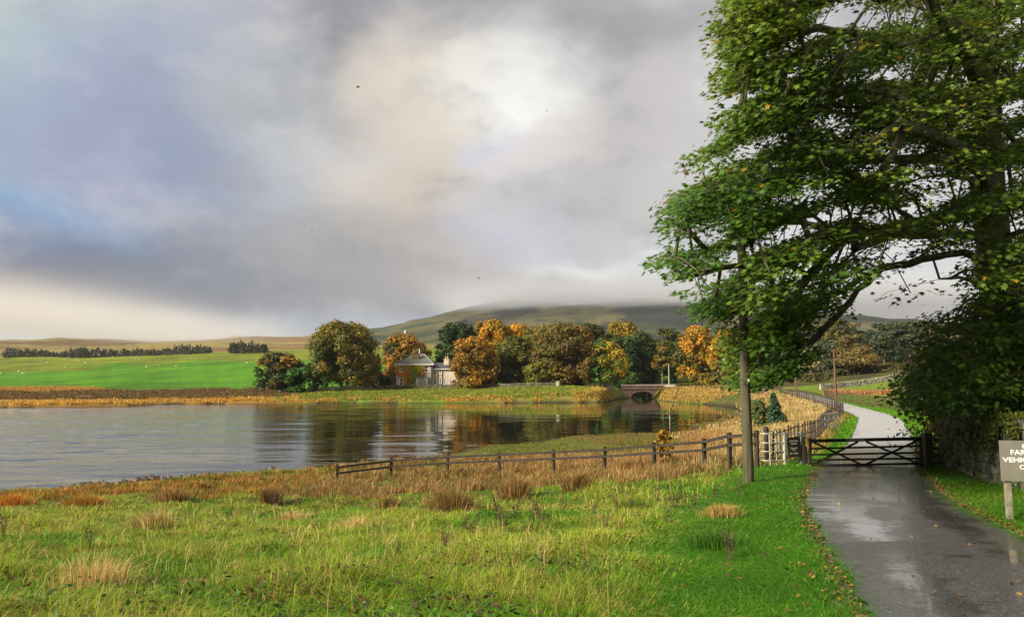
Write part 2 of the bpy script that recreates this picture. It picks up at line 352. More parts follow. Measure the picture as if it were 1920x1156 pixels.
# ---------------------------------------------------------------- road
nrm = np.gradient(ROAD, axis=0); nrm /= np.linalg.norm(nrm, axis=1)[:,None]; nl = np.c_[-nrm[:,1], nrm[:,0]]
fine = catmull(road_pts, 60); tg = np.gradient(fine, axis=0); tg /= np.linalg.norm(tg, axis=1)[:,None]; nl = np.c_[-tg[:,1], tg[:,0]]
nw = 15; vs = []
offs = np.linspace(-1, 1, nw)
ed = (fbm(np.arange(len(fine))*.35, np.zeros(len(fine)), 71, 4)-.5)*.28; ed2 = (fbm(np.arange(len(fine))*.35, np.zeros(len(fine))+9, 73, 4)-.5)*.28
RX = fine[:,0][:,None] + nl[:,0][:,None]*offs[None]*(RHW + np.where(offs > 0, ed[:,None], ed2[:,None])*np.abs(offs)**3)
RY = fine[:,1][:,None] + nl[:,1][:,None]*offs[None]*(RHW + np.where(offs > 0, ed[:,None], ed2[:,None])*np.abs(offs)**3)
zz = zbase(RX.ravel(), RY.ravel())
ov = np.tile(offs, len(fine)); zz = zz + .012 + .03*(1-ov**2)
k = len(fine); a, b = np.meshgrid(np.arange(k-1), np.arange(nw-1), indexing='ij')
q = np.stack([a*nw+b, (a+1)*nw+b, (a+1)*nw+b+1, a*nw+b+1], -1).reshape(-1, 4)[:, ::-1]
me = fastmesh('road', np.c_[RX.ravel(), RY.ravel(), zz], q.ravel(), np.full(len(q), 4), np.repeat((ov*.5+.5)[:,None], 3, 1), True)
m, nt, bs, out = newmat('wet_tarmac')
tc = N(nt, 'ShaderNodeTexCoord'); at = N(nt, 'ShaderNodeAttribute', attribute_name='Col')
def noi(nt, vec, sc, det=5, ro=.6):
    q = N(nt, 'ShaderNodeTexNoise'); q.inputs['Scale'].default_value = sc; q.inputs['Detail'].default_value = det; q.inputs['Roughness'].default_value = ro; nt.links.new(vec, q.inputs['Vector']); return q.outputs['Fac']
def mrange(nt, v, a, b, c=0, d=1, smooth=True):
    q = N(nt, 'ShaderNodeMapRange'); 
    if smooth: q.interpolation_type = 'SMOOTHSTEP'
    for i, t in enumerate((a, b, c, d)): q.inputs[i+1].default_value = t
    nt.links.new(v, q.inputs[0]); return q.outputs[0]
def mth(nt, op, a, b=None):
    q = N(nt, 'ShaderNodeMath', operation=op)
    for i, t in enumerate((a, b)):
        if t is None: continue
        if isinstance(t, (int, float)): q.inputs[i].default_value = t
        else: nt.links.new(t, q.inputs[i])
    return q.outputs[0]
def mixc(nt, f, a, b):
    q = N(nt, 'ShaderNodeMix', data_type='RGBA')
    for i, t in ((0, f), (6, a), (7, b)):
        if isinstance(t, (int, float)): q.inputs[i].default_value = t
        elif isinstance(t, tuple): q.inputs[i].default_value = (*t, 1)
        else: nt.links.new(t, q.inputs[i])
    return q.outputs[2]
O = tc.outputs['Object']
grit = noi(nt, O, 55, 3, .75); mid = noi(nt, O, 7, 6); big = noi(nt, O, .8, 5)
basec = mixc(nt, mrange(nt, grit, .38, .66), (.02,.02,.021), (.14,.138,.134))
basec = mixc(nt, mrange(nt, mid, .45, .7, 0, .4), basec, (.035,.034,.033)); g2_ = noi(nt, O, 22, 4, .8); basec = mixc(nt, mrange(nt, g2_, .54, .64, 0, .6), basec, (.17,.165,.155)); basec = mixc(nt, mrange(nt, g2_, .44, .36, 0, .7), basec, (.012,.012,.012))
spb = N(nt, 'ShaderNodeSeparateXYZ'); nt.links.new(O, spb.inputs[0])
basec = mixc(nt, mrange(nt, spb.outputs[1], 24, 36, 0, .85), basec, mixc(nt, mrange(nt, mid, .3, .7), (.34,.34,.35), (.46,.46,.46)))  # sky sheen on the wet lane beyond the gate painted in as paler colour
# tyre tracks hold the water film
sepc = N(nt, 'ShaderNodeSeparateXYZ'); nt.links.new(at.outputs['Color'], sepc.inputs[0]); tr_ = sepc.outputs[0]
tA = mrange(nt, mth(nt, 'ABSOLUTE', mth(nt, 'SUBTRACT', tr_, .24)), .02, .16, 1, 0); tB = mrange(nt, mth(nt, 'ABSOLUTE', mth(nt, 'SUBTRACT', tr_, .76)), .02, .16, 1, 0)
trk = mth(nt, 'MAXIMUM', tA, tB)
wet = mth(nt, 'ADD', mth(nt, 'MULTIPLY', trk, .16), mth(nt, 'ADD', mth(nt, 'MULTIPLY', big, .75), mth(nt, 'MULTIPLY', mid, .35)))
# far end of the road is wetter
sp3 = N(nt, 'ShaderNodeSeparateXYZ'); nt.links.new(O, sp3.inputs[0]); yy_ = sp3.outputs[1]
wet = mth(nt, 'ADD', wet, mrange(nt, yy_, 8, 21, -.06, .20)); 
wetm = mrange(nt, wet, .48, .78)
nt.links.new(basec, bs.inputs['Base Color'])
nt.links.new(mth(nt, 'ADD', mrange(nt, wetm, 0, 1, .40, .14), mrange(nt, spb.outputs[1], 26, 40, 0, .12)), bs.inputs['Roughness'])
bs.inputs['IOR'].default_value = 1.5
bp = N(nt, 'ShaderNodeBump'); bp.inputs['Distance'].default_value = .014; nt.links.new(mrange(nt, wetm, 0, 1, 1, .3), bp.inputs['Strength'])
nt.links.new(mth(nt, 'ADD', grit, mth(nt, 'MULTIPLY', mid, 1.5)), bp.inputs['Height']); nt.links.new(bp.outputs[0], bs.inputs['Normal'])
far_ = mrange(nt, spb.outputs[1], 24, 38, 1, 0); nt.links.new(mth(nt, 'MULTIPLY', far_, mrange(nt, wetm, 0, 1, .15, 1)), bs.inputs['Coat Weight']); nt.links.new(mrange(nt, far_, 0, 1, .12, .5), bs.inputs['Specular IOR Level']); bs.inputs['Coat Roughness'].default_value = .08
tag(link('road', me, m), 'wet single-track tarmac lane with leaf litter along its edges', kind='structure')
# ---------------------------------------------------------------- water
WT = np.tan(np.radians(np.r_[np.arange(-68, -47, .4), np.arange(-47, 30.01, .13)])); WR = np.exp(np.arange(math.log(31), math.log(262), .0036))
wx = (WR[:,None]*WT[None]).ravel(); wy = np.repeat(WR, len(WT))
def dirwave(x, y, wl, ang, seed):
    c, s_ = math.cos(ang), math.sin(ang); u = x*c+y*s_; v = -x*s_+y*c
    return vnoise(u/(wl*2.6), v/wl, seed)-.5
amp = (.22+1.1*sst(2, -34, wx+(fbm(wx/22, wy/22, 201, 3)-.5)*46+(wy-60)*.12))*(.55+.9*fbm(wx/9, wy/5, 203, 3))
near_ = sst(110, 55, wy)
wz = amp*(.030*dirwave(wx, wy, .75, .22, 205)*near_ + .060*dirwave(wx, wy, 1.6, .10, 207)*sst(190, 110, wy) + .10*dirwave(wx, wy, 3.4, -.12, 209) + .016*dirwave(wx, wy, .42, -.2, 211)*sst(70, 45, wy))
na, nb_w = len(WR), len(WT); a_, b_ = np.meshgrid(np.arange(na-1), np.arange(nb_w-1), indexing='ij')
wq = np.stack([a_*nb_w+b_, a_*nb_w+b_+1, (a_+1)*nb_w+b_+1, (a_+1)*nb_w+b_], -1).reshape(-1, 4)
me = fastmesh('lake_water', np.c_[wx, wy, wz], wq.ravel(), np.full(len(wq), 4), None, True)
m, nt, bs, out = newmat('lake_water')
tc = N(nt, 'ShaderNodeTexCoord'); O = tc.outputs['Object']
def mapped(nt, vec, sc, rot=0):
    q = N(nt, 'ShaderNodeMapping'); q.inputs['Scale'].default_value = sc; q.inputs['Rotation'].default_value = (0,0,rot); nt.links.new(vec, q.inputs['Vector']); return q.outputs[0]
r1 = noi(nt, mapped(nt, O, (.35,1.3,1), .25), 1.5, 4, .55); r2 = noi(nt, mapped(nt, O, (.6,2.2,1), -.15), 3.2, 3); r3 = noi(nt, mapped(nt, O, (.02,.05,1)), 1.0, 3)
hgt = mth(nt, 'ADD', r1, mth(nt, 'MULTIPLY', r2, .35))
sx = N(nt, 'ShaderNodeSeparateXYZ'); nt.links.new(O, sx.inputs[0])
ratio = mth(nt, 'DIVIDE', sx.outputs[0], sx.outputs[1])
wind = mrange(nt, mth(nt, 'ADD', sx.outputs[0], mth(nt, 'MULTIPLY', r3, 40)), -28, 14, 2.2, .10)
bp = N(nt, 'ShaderNodeBump'); bp.inputs['Distance'].default_value = .016
nt.links.new(mth(nt, 'MULTIPLY', hgt, wind), bp.inputs['Height']); nt.links.new(bp.outputs[0], bs.inputs['Normal'])
bs.inputs['Base Color'].default_value = (.012,.012,.008,1); bs.inputs['Roughness'].default_value = .03; bs.inputs['IOR'].default_value = 1.45
tag(link('lake_water', me, m), 'rippled grey water of the lake', kind='structure')
# ---------------------------------------------------------------- light
SUN_EL, SUN_AZ = 31, 239   # azimuth clockwise from +Y (view direction)
sd_ = Vector((math.sin(math.radians(SUN_AZ))*math.cos(math.radians(SUN_EL)), math.cos(math.radians(SUN_AZ))*math.cos(math.radians(SUN_EL)), math.sin(math.radians(SUN_EL))))
su = bpy.data.lights.new('sun', 'SUN'); su.energy = 4.0; su.angle = math.radians(14); su.color = (1, .87, .68)
suo = bpy.data.objects.new('sun', su); COL.objects.link(suo); suo.rotation_euler = sd_.to_track_quat('Z', 'Y').to_euler()
w = bpy.data.worlds.new('World'); SC.world = w; w.use_nodes = True; nt = w.node_tree
bg = nt.nodes['Background']; K = 1/2**EXPO
sky = N(nt, 'ShaderNodeTexSky', sky_type='NISHITA'); sky.sun_disc = False; sky.sun_elevation = math.radians(SUN_EL); sky.sun_rotation = math.radians(SUN_AZ)
tc = N(nt, 'ShaderNodeTexCoord'); sx = N(nt, 'ShaderNodeSeparateXYZ'); nt.links.new(tc.outputs['Generated'], sx.inputs[0])
az = mth(nt, 'ARCTAN2', sx.outputs[0], sx.outputs[1]); el = mth(nt, 'ARCSINE', sx.outputs[2])
cb = N(nt, 'ShaderNodeCombineXYZ'); nt.links.new(az, cb.inputs[0]); nt.links.new(el, cb.inputs[1])
def nvec(sc, det, amp, off):
    q = N(nt, 'ShaderNodeTexNoise'); q.inputs['Scale'].default_value = sc; q.inputs['Detail'].default_value = det; q.inputs['Roughness'].default_value = .55
    mp = N(nt, 'ShaderNodeMapping'); mp.inputs['Scale'].default_value = (1,1,1.6); mp.inputs['Location'].default_value = off; nt.links.new(tc.outputs['Generated'], mp.inputs[0]); nt.links.new(mp.outputs[0], q.inputs['Vector'])
    s = N(nt, 'ShaderNodeVectorMath', operation='SUBTRACT'); nt.links.new(q.outputs['Color'], s.inputs[0]); s.inputs[1].default_value = (.5,.5,.5)
    t = N(nt, 'ShaderNodeVectorMath', operation='SCALE'); nt.links.new(s.outputs[0], t.inputs[0]); t.inputs['Scale'].default_value = amp; return t.outputs[0]
def vadd(a, b):
    s = N(nt, 'ShaderNodeVectorMath', operation='ADD'); nt.links.new(a, s.inputs[0]); nt.links.new(b, s.inputs[1]); return s.outputs[0]
w2_ = nvec(8, 6, .12, (3,1,2))
wv = vadd(vadd(cb.outputs[0], nvec(2.2, 1, .22, (0,0,0))), w2_)
wsc_ = N(nt, 'ShaderNodeVectorMath', operation='SCALE'); nt.links.new(w2_, wsc_.inputs[0]); wsc_.inputs['Scale'].default_value = .4
wf = vadd(cb.outputs[0], wsc_.outputs[0])
skyc = N(nt, 'ShaderNodeVectorMath', operation='SCALE'); nt.links.new(sky.outputs[0], skyc.inputs[0]); skyc.inputs['Scale'].default_value = .08
def S(r, g, b): return tuple(c*K for c in srgb(r, g, b))
cur = mixc(nt, .88, skyc.outputs[0], S(192,191,194))
blobs = [ # column, row, radius across, radius up, colour, weight
 (1700,400,520,700,(225,224,224),.8),(1150,300,260,400,(203,200,199),.8),
 (300,60,420,170,(203,203,211),.8),(40,60,200,150,(197,212,208),.8),(420,150,230,90,(208,205,212),.6),(60,230,300,150,(168,190,212),.85),
 (380,320,330,220,(138,152,182),.92),(180,240,120,160,(160,166,198),.6),(50,375,170,60,(138,184,228),.95),(90,450,200,40,(150,176,216),.75),(260,490,380,110,(108,118,143),.9),(60,545,330,55,(102,108,130),.95),
 (420,540,240,70,(112,121,143),.9),(610,500,240,130,(144,147,156),.88),(560,612,260,30,(168,178,196),.9),(640,250,170,190,(199,201,203),.7),(560,120,140,70,(188,194,196),.6),
 (760,60,270,90,(138,138,147),.94),(1120,20,300,60,(164,163,166),.88),(1060,90,230,60,(178,176,175),.7),(960,40,240,80,(168,167,172),.7),(760,110,80,80,(180,178,180),.6),
 (870,130,130,70,(240,234,221),.95),(1000,190,120,125,(255,253,249),1.0),(880,150,70,50,(240,238,230),.7),(780,250,110,170,(226,214,198),.85),(820,400,120,140,(206,193,178),.85),
 (910,222,80,40,(208,210,226),.9),(970,260,110,50,(232,226,226),.7),(1060,270,100,60,(216,208,203),.6),(1180,220,120,130,(200,197,196),.7),(950,330,140,60,(215,212,214),.8),(1050,350,140,50,(190,188,192),.7),
 (930,420,120,60,(200,202,216),.85),(1040,475,80,18,(240,243,244),.9),(1190,470,110,25,(232,236,240),.9),(1040,530,260,45,(172,171,175),.9),(820,560,240,60,(146,147,155),.92),(1120,560,200,30,(180,179,182),.85),(1240,585,160,40,(198,199,202),.8),(700,470,140,90,(180,176,174),.7)]
for (px, py, rx, ry, c, wt) in blobs:
    d = P(px, py, 1)-Vector((0,0,CAMZ)); d.normalize()
    a = math.atan2(d.x, d.y); e = math.asin(d.z)
    s = N(nt, 'ShaderNodeVectorMath', operation='SUBTRACT'); nt.links.new(wv, s.inputs[0]); s.inputs[1].default_value = (a, e, 0)
    q = N(nt, 'ShaderNodeVectorMath', operation='MULTIPLY'); nt.links.new(s.outputs[0], q.inputs[0]); q.inputs[1].default_value = (F/rx*.78, F/ry*.78, 0)
    L = N(nt, 'ShaderNodeVectorMath', operation='LENGTH'); nt.links.new(q.outputs[0], L.inputs[0])
    cur = mixc(nt, mrange(nt, L.outputs['Value'], .15, 1.35, wt, 0), cur, S(*c))
tn_ = noi(nt, mapped(nt, wf, (1,1.7,1)), 5, 7, .6); cur = mixc(nt, mrange(nt, tn_, .48, .74, 0, .34), cur, S(238,235,231)); cur = mixc(nt, mrange(nt, tn_, .50, .28, 0, .46), cur, S(138,140,150))
# pale fog bank lying on the moor at the left: sloping top edge
sf = N(nt, 'ShaderNodeSeparateXYZ'); nt.links.new(wf, sf.inputs[0])
edge = mth(nt, 'ADD', mth(nt, 'MULTIPLY', sf.outputs[0], .16), sf.outputs[1])   # el + .16*az
fogm = mth(nt, 'MULTIPLY', mrange(nt, edge, -.026, .004, 1, 0), mrange(nt, sf.outputs[0], -.36, -.20, 1, 0))
cur = mixc(nt, fogm, cur, S(228,222,209))
# lift behind the camera stays an even grey
cur = mixc(nt, mrange(nt, sx.outputs[1], .1, -.3, 0, 1), cur, S(196,194,192))
cur = mixc(nt, mrange(nt, sx.outputs[2], .01, -.05, 0, 1), cur, S(150,150,140))
nt.links.new(cur, bg.inputs[0]); bg.inputs[1].default_value = 1.0
SC.view_settings.view_transform = 'Standard'; SC.view_settings.look = 'None'; SC.view_settings.gamma = 1; SC.view_settings.exposure = EXPO
SC.cycles.max_bounces = 6; SC.cycles.diffuse_bounces = 3; SC.cycles.glossy_bounces = 3; SC.cycles.transmission_bounces = 3; SC.cycles.transparent_max_bounces = 6; SC.cycles.volume_bounces = 0
SC.cycles.sample_clamp_indirect = 4
SC.cycles.caustics_reflective = False; SC.cycles.caustics_refractive = False
w.cycles.sampling_method = 'NONE'
SC.cycles.use_denoising = True
# ================================================================ background trees
def quads_mesh(name, c, nrm, size, col, aspect=.8, fold=0):
    """leaf clumps: one rotated diamond-ish quad per centre"""
    n = len(c); nrm = nrm/np.maximum(np.linalg.norm(nrm, axis=1), 1e-6)[:,None]
    r = rng.normal(size=(n, 3)); a = np.cross(nrm, r); a /= np.maximum(np.linalg.norm(a, axis=1), 1e-6)[:,None]; b = np.cross(nrm, a)
    s = size[:,None]; j = rng.uniform(.6, 1.25, (n, 4))
    v = np.stack([c+a*s*j[:,:1], c+b*s*aspect*j[:,1:2], c-a*s*j[:,2:3], c-b*s*aspect*j[:,3:4]], 1).reshape(-1, 3)
    return fastmesh(name, v, np.arange(4*n), np.full(n, 4), np.repeat(col, 4, 0))
def dirs(n, up=0):
    d = rng.normal(size=(n, 3)); d[:,2] += up; return d/np.linalg.norm(d, axis=1)[:,None]
def make_tree(name, cat, label, px0, px1, ytop, D, cols, shape='round', crown_bot=.18, lean=0, group=None, dens=1.0, ybase=None, leafs=None, trunkcol=None):
    """cols: list of (rgb, weight, where) ; where in any/top/right/left/low"""
    w = (px1-px0)/F*D*(1.08 if shape in ('round','pine') else 1); cxx = X((px0+px1)/2, D); zb = z1(cxx, D)
    ztop = P((px0+px1)/2, ytop, D).z; H = ztop-zb
    root = empty(name, (cxx, D, zb)); tag(root, label, cat, group)
    seed = int(px0*7+ytop) % 10000; R = np.random.default_rng(seed)
    hb = H*crown_bot; hc = H-hb; cz0 = hb+hc*.5
    if shape in ('round', 'bush'):
        nb = int(84*dens); t = R.uniform(0, 1, nb)**.75; t[0] = 1; ang = R.uniform(0, 6.283, nb)
        prof = np.where(t > .38, np.sqrt(np.clip(1-((t-.38)/.66)**2, 0, 1)), .84+.16*t/.38)
        ph = R.uniform(0, 6.28, 3); prof = prof*(1+.13*np.sin(2*ang+ph[0])+.08*np.sin(3*ang+5*t+ph[1]))
        br = R.uniform(.105, .205, nb)*min(w, hc*1.2); squash = R.uniform(.6, .95, nb); ins = np.where(R.uniform(size=nb) < .75, R.uniform(.9, 1.02, nb), R.uniform(.3, .8, nb))
        sm_ = R.uniform(size=nb) < .32; br = np.where(sm_, br*.5, br); ins = np.where(sm_, R.uniform(1.0, 1.09, nb), ins)
        rad_ = np.maximum(prof*ins*w/2-br*.75, 0)
        bc = np.stack([np.cos(ang)*rad_, np.sin(ang)*rad_*.9, hb + np.clip(t*hc, br*.6, hc-br*squash*.8)], 1)
    elif shape == 'pine':
        nb = int(26*dens); t = R.uniform(0, 1, nb)**.8; ang = R.uniform(0, 6.28, nb); ra = R.uniform(.1, .42, nb)*w*(1.05-.5*t)
        bc = np.stack([np.cos(ang)*ra, np.sin(ang)*ra, hb + hc*(.08+.84*t)], 1); br = R.uniform(.17, .28, nb)*w*(1.1-.45*t); squash = R.uniform(.28, .5, nb)
    elif shape == 'spire':
        nb = int(24*dens); t = np.linspace(0, 1, nb); ang = R.uniform(0, 6.28, nb); ra = .32*w*(1-t)*R.uniform(.5, 1, nb)
        bc = np.stack([np.cos(ang)*ra, np.sin(ang)*ra, hb + hc*(.05+.9*t)], 1); br = w*(.32*(1-t)+.08); squash = np.full(nb, .6)
    elif shape == 'column':
        nb = int(22*dens); t = R.uniform(0, 1, nb); ang = R.uniform(0, 6.28, nb); ra = R.uniform(0, .33, nb)*w
        bc = np.stack([np.cos(ang)*ra, np.sin(ang)*ra, hb + hc*(.08+.84*t)], 1); br = R.uniform(.2, .3, nb)*w; squash = R.uniform(.7, 1.2, nb)
    bc[:,0] += lean*(bc[:,2]/H-.5)*w
    ext = bc + 0
    s0 = leafs or np.clip(D*.00135, .08, .42)
    pts = []; nm = []; cl = []; base = np.array([c[0] for c in cols])
    for i in range(nb):
        area = 4*np.pi*br[i]**2*squash[i]
        m = int(np.clip(area/(s0*s0)*.55*min(dens,1.1), 30, 700))
        dd = R.normal(size=(m, 3)); dd[:,2] += .35; dd /= np.linalg.norm(dd, axis=1)[:,None]
        rad = br[i]*(R.uniform(.55, 1.12, m))*(1+.22*np.sin(dd[:,0]*5+i)*np.sin(dd[:,2]*6+i*2))
        p = bc[i] + dd*rad[:,None]*np.array([1, 1, squash[i]])
        # pick the blob colour from where the blob sits in the crown
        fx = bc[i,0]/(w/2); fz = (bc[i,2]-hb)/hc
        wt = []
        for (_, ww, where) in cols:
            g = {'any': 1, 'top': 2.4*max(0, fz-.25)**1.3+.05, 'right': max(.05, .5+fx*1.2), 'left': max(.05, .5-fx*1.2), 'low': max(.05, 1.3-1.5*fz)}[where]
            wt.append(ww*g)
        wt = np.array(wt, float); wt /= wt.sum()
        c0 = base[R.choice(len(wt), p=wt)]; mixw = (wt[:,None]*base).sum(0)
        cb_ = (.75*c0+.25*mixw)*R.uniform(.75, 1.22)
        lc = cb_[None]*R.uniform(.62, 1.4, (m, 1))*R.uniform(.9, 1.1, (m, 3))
        pts.append(p); nm.append(dd*1.0+R.normal(size=(m, 3))*.45+np.array([0,0,.25])); cl.append(lc)
    pts = np.concatenate(pts); nm = np.concatenate(nm); cl = np.concatenate(cl)
    keep = pts[:,2] > .15
    pts, nm, cl = pts[keep], nm[keep], cl[keep]
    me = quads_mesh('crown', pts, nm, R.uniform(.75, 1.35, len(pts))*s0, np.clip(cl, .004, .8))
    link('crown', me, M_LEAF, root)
    if shape != 'bush':
        t = MB(); tr = max(.02, min(.16, H*.03), H*.022)
        if shape == 'round':
            t.tube([(0,0,-.4),(R.uniform(-.2,.2),0,hb*.6),(R.uniform(-.3,.3)+lean*.2,R.uniform(-.3,.3),hb+hc*.35),(lean*w*.2,0,hb+hc*.75)], [tr*1.35, tr, tr*.7, tr*.25], 7)
            for k in range(7):
                e = bc[R.integers(nb)]; t.tube([(0,0,hb*.7+R.uniform(0,.3)*hc), tuple(e*.55+np.array([0,0,(hb+.3*hc)*.45])), tuple(e)], [tr*.5, tr*.35, tr*.12], 5)
        else:
            t.tube([(0,0,-.4),(R.uniform(-.25,.25),0,H*.4),(R.uniform(-.4,.4)+lean*.3*w,0,H*.75),(lean*w*.45,0,H*.96)], [tr*.95, tr*.72, tr*.5, tr*.15], 7)
            for k in range(6):
                e = bc[R.integers(nb)]; t.tube([(0,0,max(.3*H, e[2]-.1*H)), tuple(e)], [tr*.3, tr*.08], 5)
        t.build('trunk', trunkcol or M_TRUNK, root)
    return root
DG = (.028,.055,.012); MG = (.055,.10,.016); OG = (.10,.105,.014); GO = (.27,.19,.016); OR = (.54,.27,.012); YE = (.46,.35,.02); BRN = (.17,.11,.018); RU = (.34,.175,.018); BG = (.04,.15,.014); CON = (.03,.052,.022); PN = (.062,.082,.032)
M_PINETR = mat_noise('pine_bark', (.07,.05,.035), (.17,.13,.085), 3, .9, (1,1,.3))
T = make_tree
T('round_tree','tree','squat dark green tree with rusty top, leftmost of the trees on the far shore',482,564,664,203,[(DG,4,'any'),(RU,.9,'top'),(BRN,.8,'left')],crown_bot=.06)
T('sycamore_tree','tree','tallest broad olive-gold tree left of the house',568,714,609,207,[(OG,3,'any'),(GO,2.3,'right'),(DG,2.2,'left'),(GO,1,'top'),(MG,1,'low')],crown_bot=.06,dens=1.35)  # gold right and dark left: leaf colour, partly sun and shade painted in
T('green_bush','bush','fresh green bush between the squat dark tree and the tallest far-shore tree',528,604,690,201,[(BG,2,'any'),(MG,3,'any')],'bush',0)
T('broadleaf_tree','tree','brown and dark green tree rising behind the left end of the house roof',710,804,629,244,[(DG,2,'left'),(RU,2,'top'),(BRN,3,'right'),(MG,1,'low')],crown_bot=.1)
T('bare_tree','tree','thin reddish brown half-bare tree left of the house',696,722,662,222,[((.12,.06,.04),3,'any'),(MG,.6,'low')],'spire',.12,dens=.8)
T('larch_tree','tree','slim orange-brown tree touching the left wall of the house',720,746,668,226,[(RU,3,'any'),(OR,1,'top')],'column',.05)
T('garden_bush','bush','dark green garden bush at the foot of the slim orange-brown tree',712,734,706,219,[(MG,2,'any'),(DG,2,'any')],'bush',0)
T('garden_bush','bush','low dark bush right of the tallest far-shore tree trunk',668,705,698,212,[(DG,3,'any'),(MG,1,'any')],'bush',0)
T('dark_tree','tree','very dark green tree right of the house roof against the hill',812,898,608,252,[(DG,4,'any'),(CON,2,'any')],crown_bot=.12)
T('maple_tree','tree','glowing orange rounded tree covering the right end of the house',849,929,634,203,[(OR,2.2,'right'),(RU,2.6,'any'),(BRN,1.6,'any'),(OG,1.4,'low')],crown_bot=.03,dens=1.2)
T('beech_tree','tree','bright orange tree rising above and behind the orange rounded one',896,962,600,236,[(OR,3,'top'),(GO,1.5,'any')],crown_bot=.25)
T('beech_tree','tree','small olive-gold treetop between the very dark tree and the bright orange one',884,916,602,275,[(GO,2,'any'),(OG,2,'any')],crown_bot=.3)
T('beech_tree','tree','wide orange-yellow crown just right of the bright orange treetop',936,1004,610,240,[(OR,2.4,'top'),(YE,1,'top'),(GO,1,'any'),(DG,1,'low')],crown_bot=.25)
T('oak_tree','tree','olive green tree in front of the orange-yellow crown on the point',926,1002,632,213,[(OG,3,'any'),(MG,2,'left'),(GO,1,'top')],crown_bot=.05,dens=1.1)
T('oak_tree','tree','tall olive tree between the olive green one and the biggest brown one',978,1054,613,224,[(OG,3,'any'),(GO,1.5,'top')],crown_bot=.08)
T('brown_tree','tree','biggest dull brown tree on the point, leaning out over its right side',1008,1114,610,209,[((.14,.10,.02),4,'any'),(OG,1.2,'left'),(BRN,2,'right')],crown_bot=.05,dens=1.3)
T('yellow_bush','bush','yellow-green bush at the end of the wooden fence on the point',984,1034,680,205,[(OG,2,'any'),((.2,.2,.02),2,'any')],'bush',0)
T('yellow_bush','bush','upright golden bush just left of the biggest brown tree foot',1028,1052,678,204.5,[(GO,3,'any'),(OG,1,'any')],'bush',0)
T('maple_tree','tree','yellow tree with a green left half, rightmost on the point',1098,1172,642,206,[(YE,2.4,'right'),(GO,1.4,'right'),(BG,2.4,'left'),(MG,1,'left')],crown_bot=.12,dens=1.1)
T('wood_tree','tree','dark olive treetop behind and right of the biggest brown tree',1068,1142,608,257,[(DG,2,'any'),(OG,2,'any')],crown_bot=.2)
T('wood_tree','tree','tall tree with an orange-olive top above the yellow tree',1122,1210,606,264,[(GO,2.2,'top'),(OG,2,'any'),(DG,1.5,'low')],crown_bot=.2)
T('wood_tree','tree','deep green tree behind the left end of the bridge',1132,1200,632,246,[(DG,2.4,'any'),(MG,2.4,'any')],crown_bot=.04)
T('wood_tree','tree','deep green tree directly behind the bridge parapet',1176,1232,624,250,[(MG,2.4,'any'),(DG,2.4,'any')],crown_bot=.06)
T('bridge_bush','bush','bright low green bush on the left end of the bridge',1152,1196,711,241,[(BG,3,'any'),(MG,1,'any')],'bush',0)
T('pine_tree','tree','brownish pine behind the right end of the bridge, left of the thin pole',1220,1262,641,244,[(BRN,2.4,'any'),(OG,1.3,'any')],'pine',.35,trunkcol=M_PINETR)
T('pine_tree','tree','tall olive pine just right of the brownish pine behind the bridge',1226,1282,610,258,[(OG,2,'any'),(MG,2,'any'),(CON,1,'any')],'pine',.35,trunkcol=M_PINETR)
T('maple_tree','tree','tree with a vivid orange top right of the bridge, left of the stay wire',1268,1342,614,238,[(OR,3,'top'),(OG,2.2,'any'),(GO,1.5,'low'),(DG,1,'any')],crown_bot=.1)
T('maple_tree','tree','golden tree half hidden behind the tall wooden pole',1328,1412,622,226,[(GO,2.2,'any'),(OR,2,'top'),(OG,2,'low')],crown_bot=.08)
T('wood_tree','tree','dark tree between the vivid orange top and the golden tree',1310,1362,634,262,[(DG,3,'any'),(MG,1,'any')],crown_bot=.2)
T('hedge_bush','bush','low golden scrub at the foot of the tree with the vivid orange top',1290,1350,700,228,[(GO,2,'any'),(OG,2,'any')],'bush',0)
# the wood behind the stone wall on the right
woods = [(1400,1462,604,240,'round',[(PN,3,'any'),(OG,1,'any')],'hazy green tree at the left end of the wood beyond the lane'),
 (1436,1500,618,232,'pine',[(PN,3,'any'),(CON,2,'any')],'dark pine above the second reddish lane pole'),
 (1488,1548,604,226,'pine',[(PN,3,'any'),(CON,1,'any')],'pine standing left of the nearest reddish lane pole'),
 (1530,1600,598,246,'round',[(OG,2,'any'),(PN,2,'any'),(GO,.8,'top')],'hazy olive crown topping the middle of the wood beyond the lane'),
 (1560,1640,622,205,'pine',[((.15,.11,.03),3,'any'),(PN,2,'left'),(GO,1,'right')],'wide layered bronze tree right of the nearest reddish lane pole'),
 (1536,1590,636,212,'pine',[(PN,3,'any'),(CON,1,'any')],'dull green layered tree directly behind the nearest reddish lane pole'),
 (1628,1684,616,236,'pine',[(CON,2,'any'),(PN,2,'any')],'slender pine right of the bronze layered tree'),
 (1660,1716,606,244,'pine',[(CON,2,'any'),(PN,2,'any')],'slender pine at the top of the sloping stone wall'),
 (1700,1760,600,240,'pine',[(CON,2,'any'),(PN,2,'any')],'slender pine half hidden by the big sycamore')]
for a in woods: T('pine_tree' if a[4] == 'pine' else 'wood_tree', 'tree', a[6], a[0], a[1], a[2], a[3], a[5], a[4], .16 if a[4] == 'pine' else .06, trunkcol=M_PINETR, dens=1.35)
for i in range(24):
    px = 1390 + i*16 + random.uniform(-8, 8); w = random.uniform(48, 70)
    T('pine_tree', 'tree', 'pine in the shadowy back row of the wood beyond the lane', px-w/2, px+w/2, random.uniform(600, 622), random.uniform(250, 285), [(CON,3,'any'),(PN,2.4,'any'),(BRN,.5,'any')], 'pine', .22, group='back row pines of the wood beyond the lane', trunkcol=M_PINETR, dens=.8)
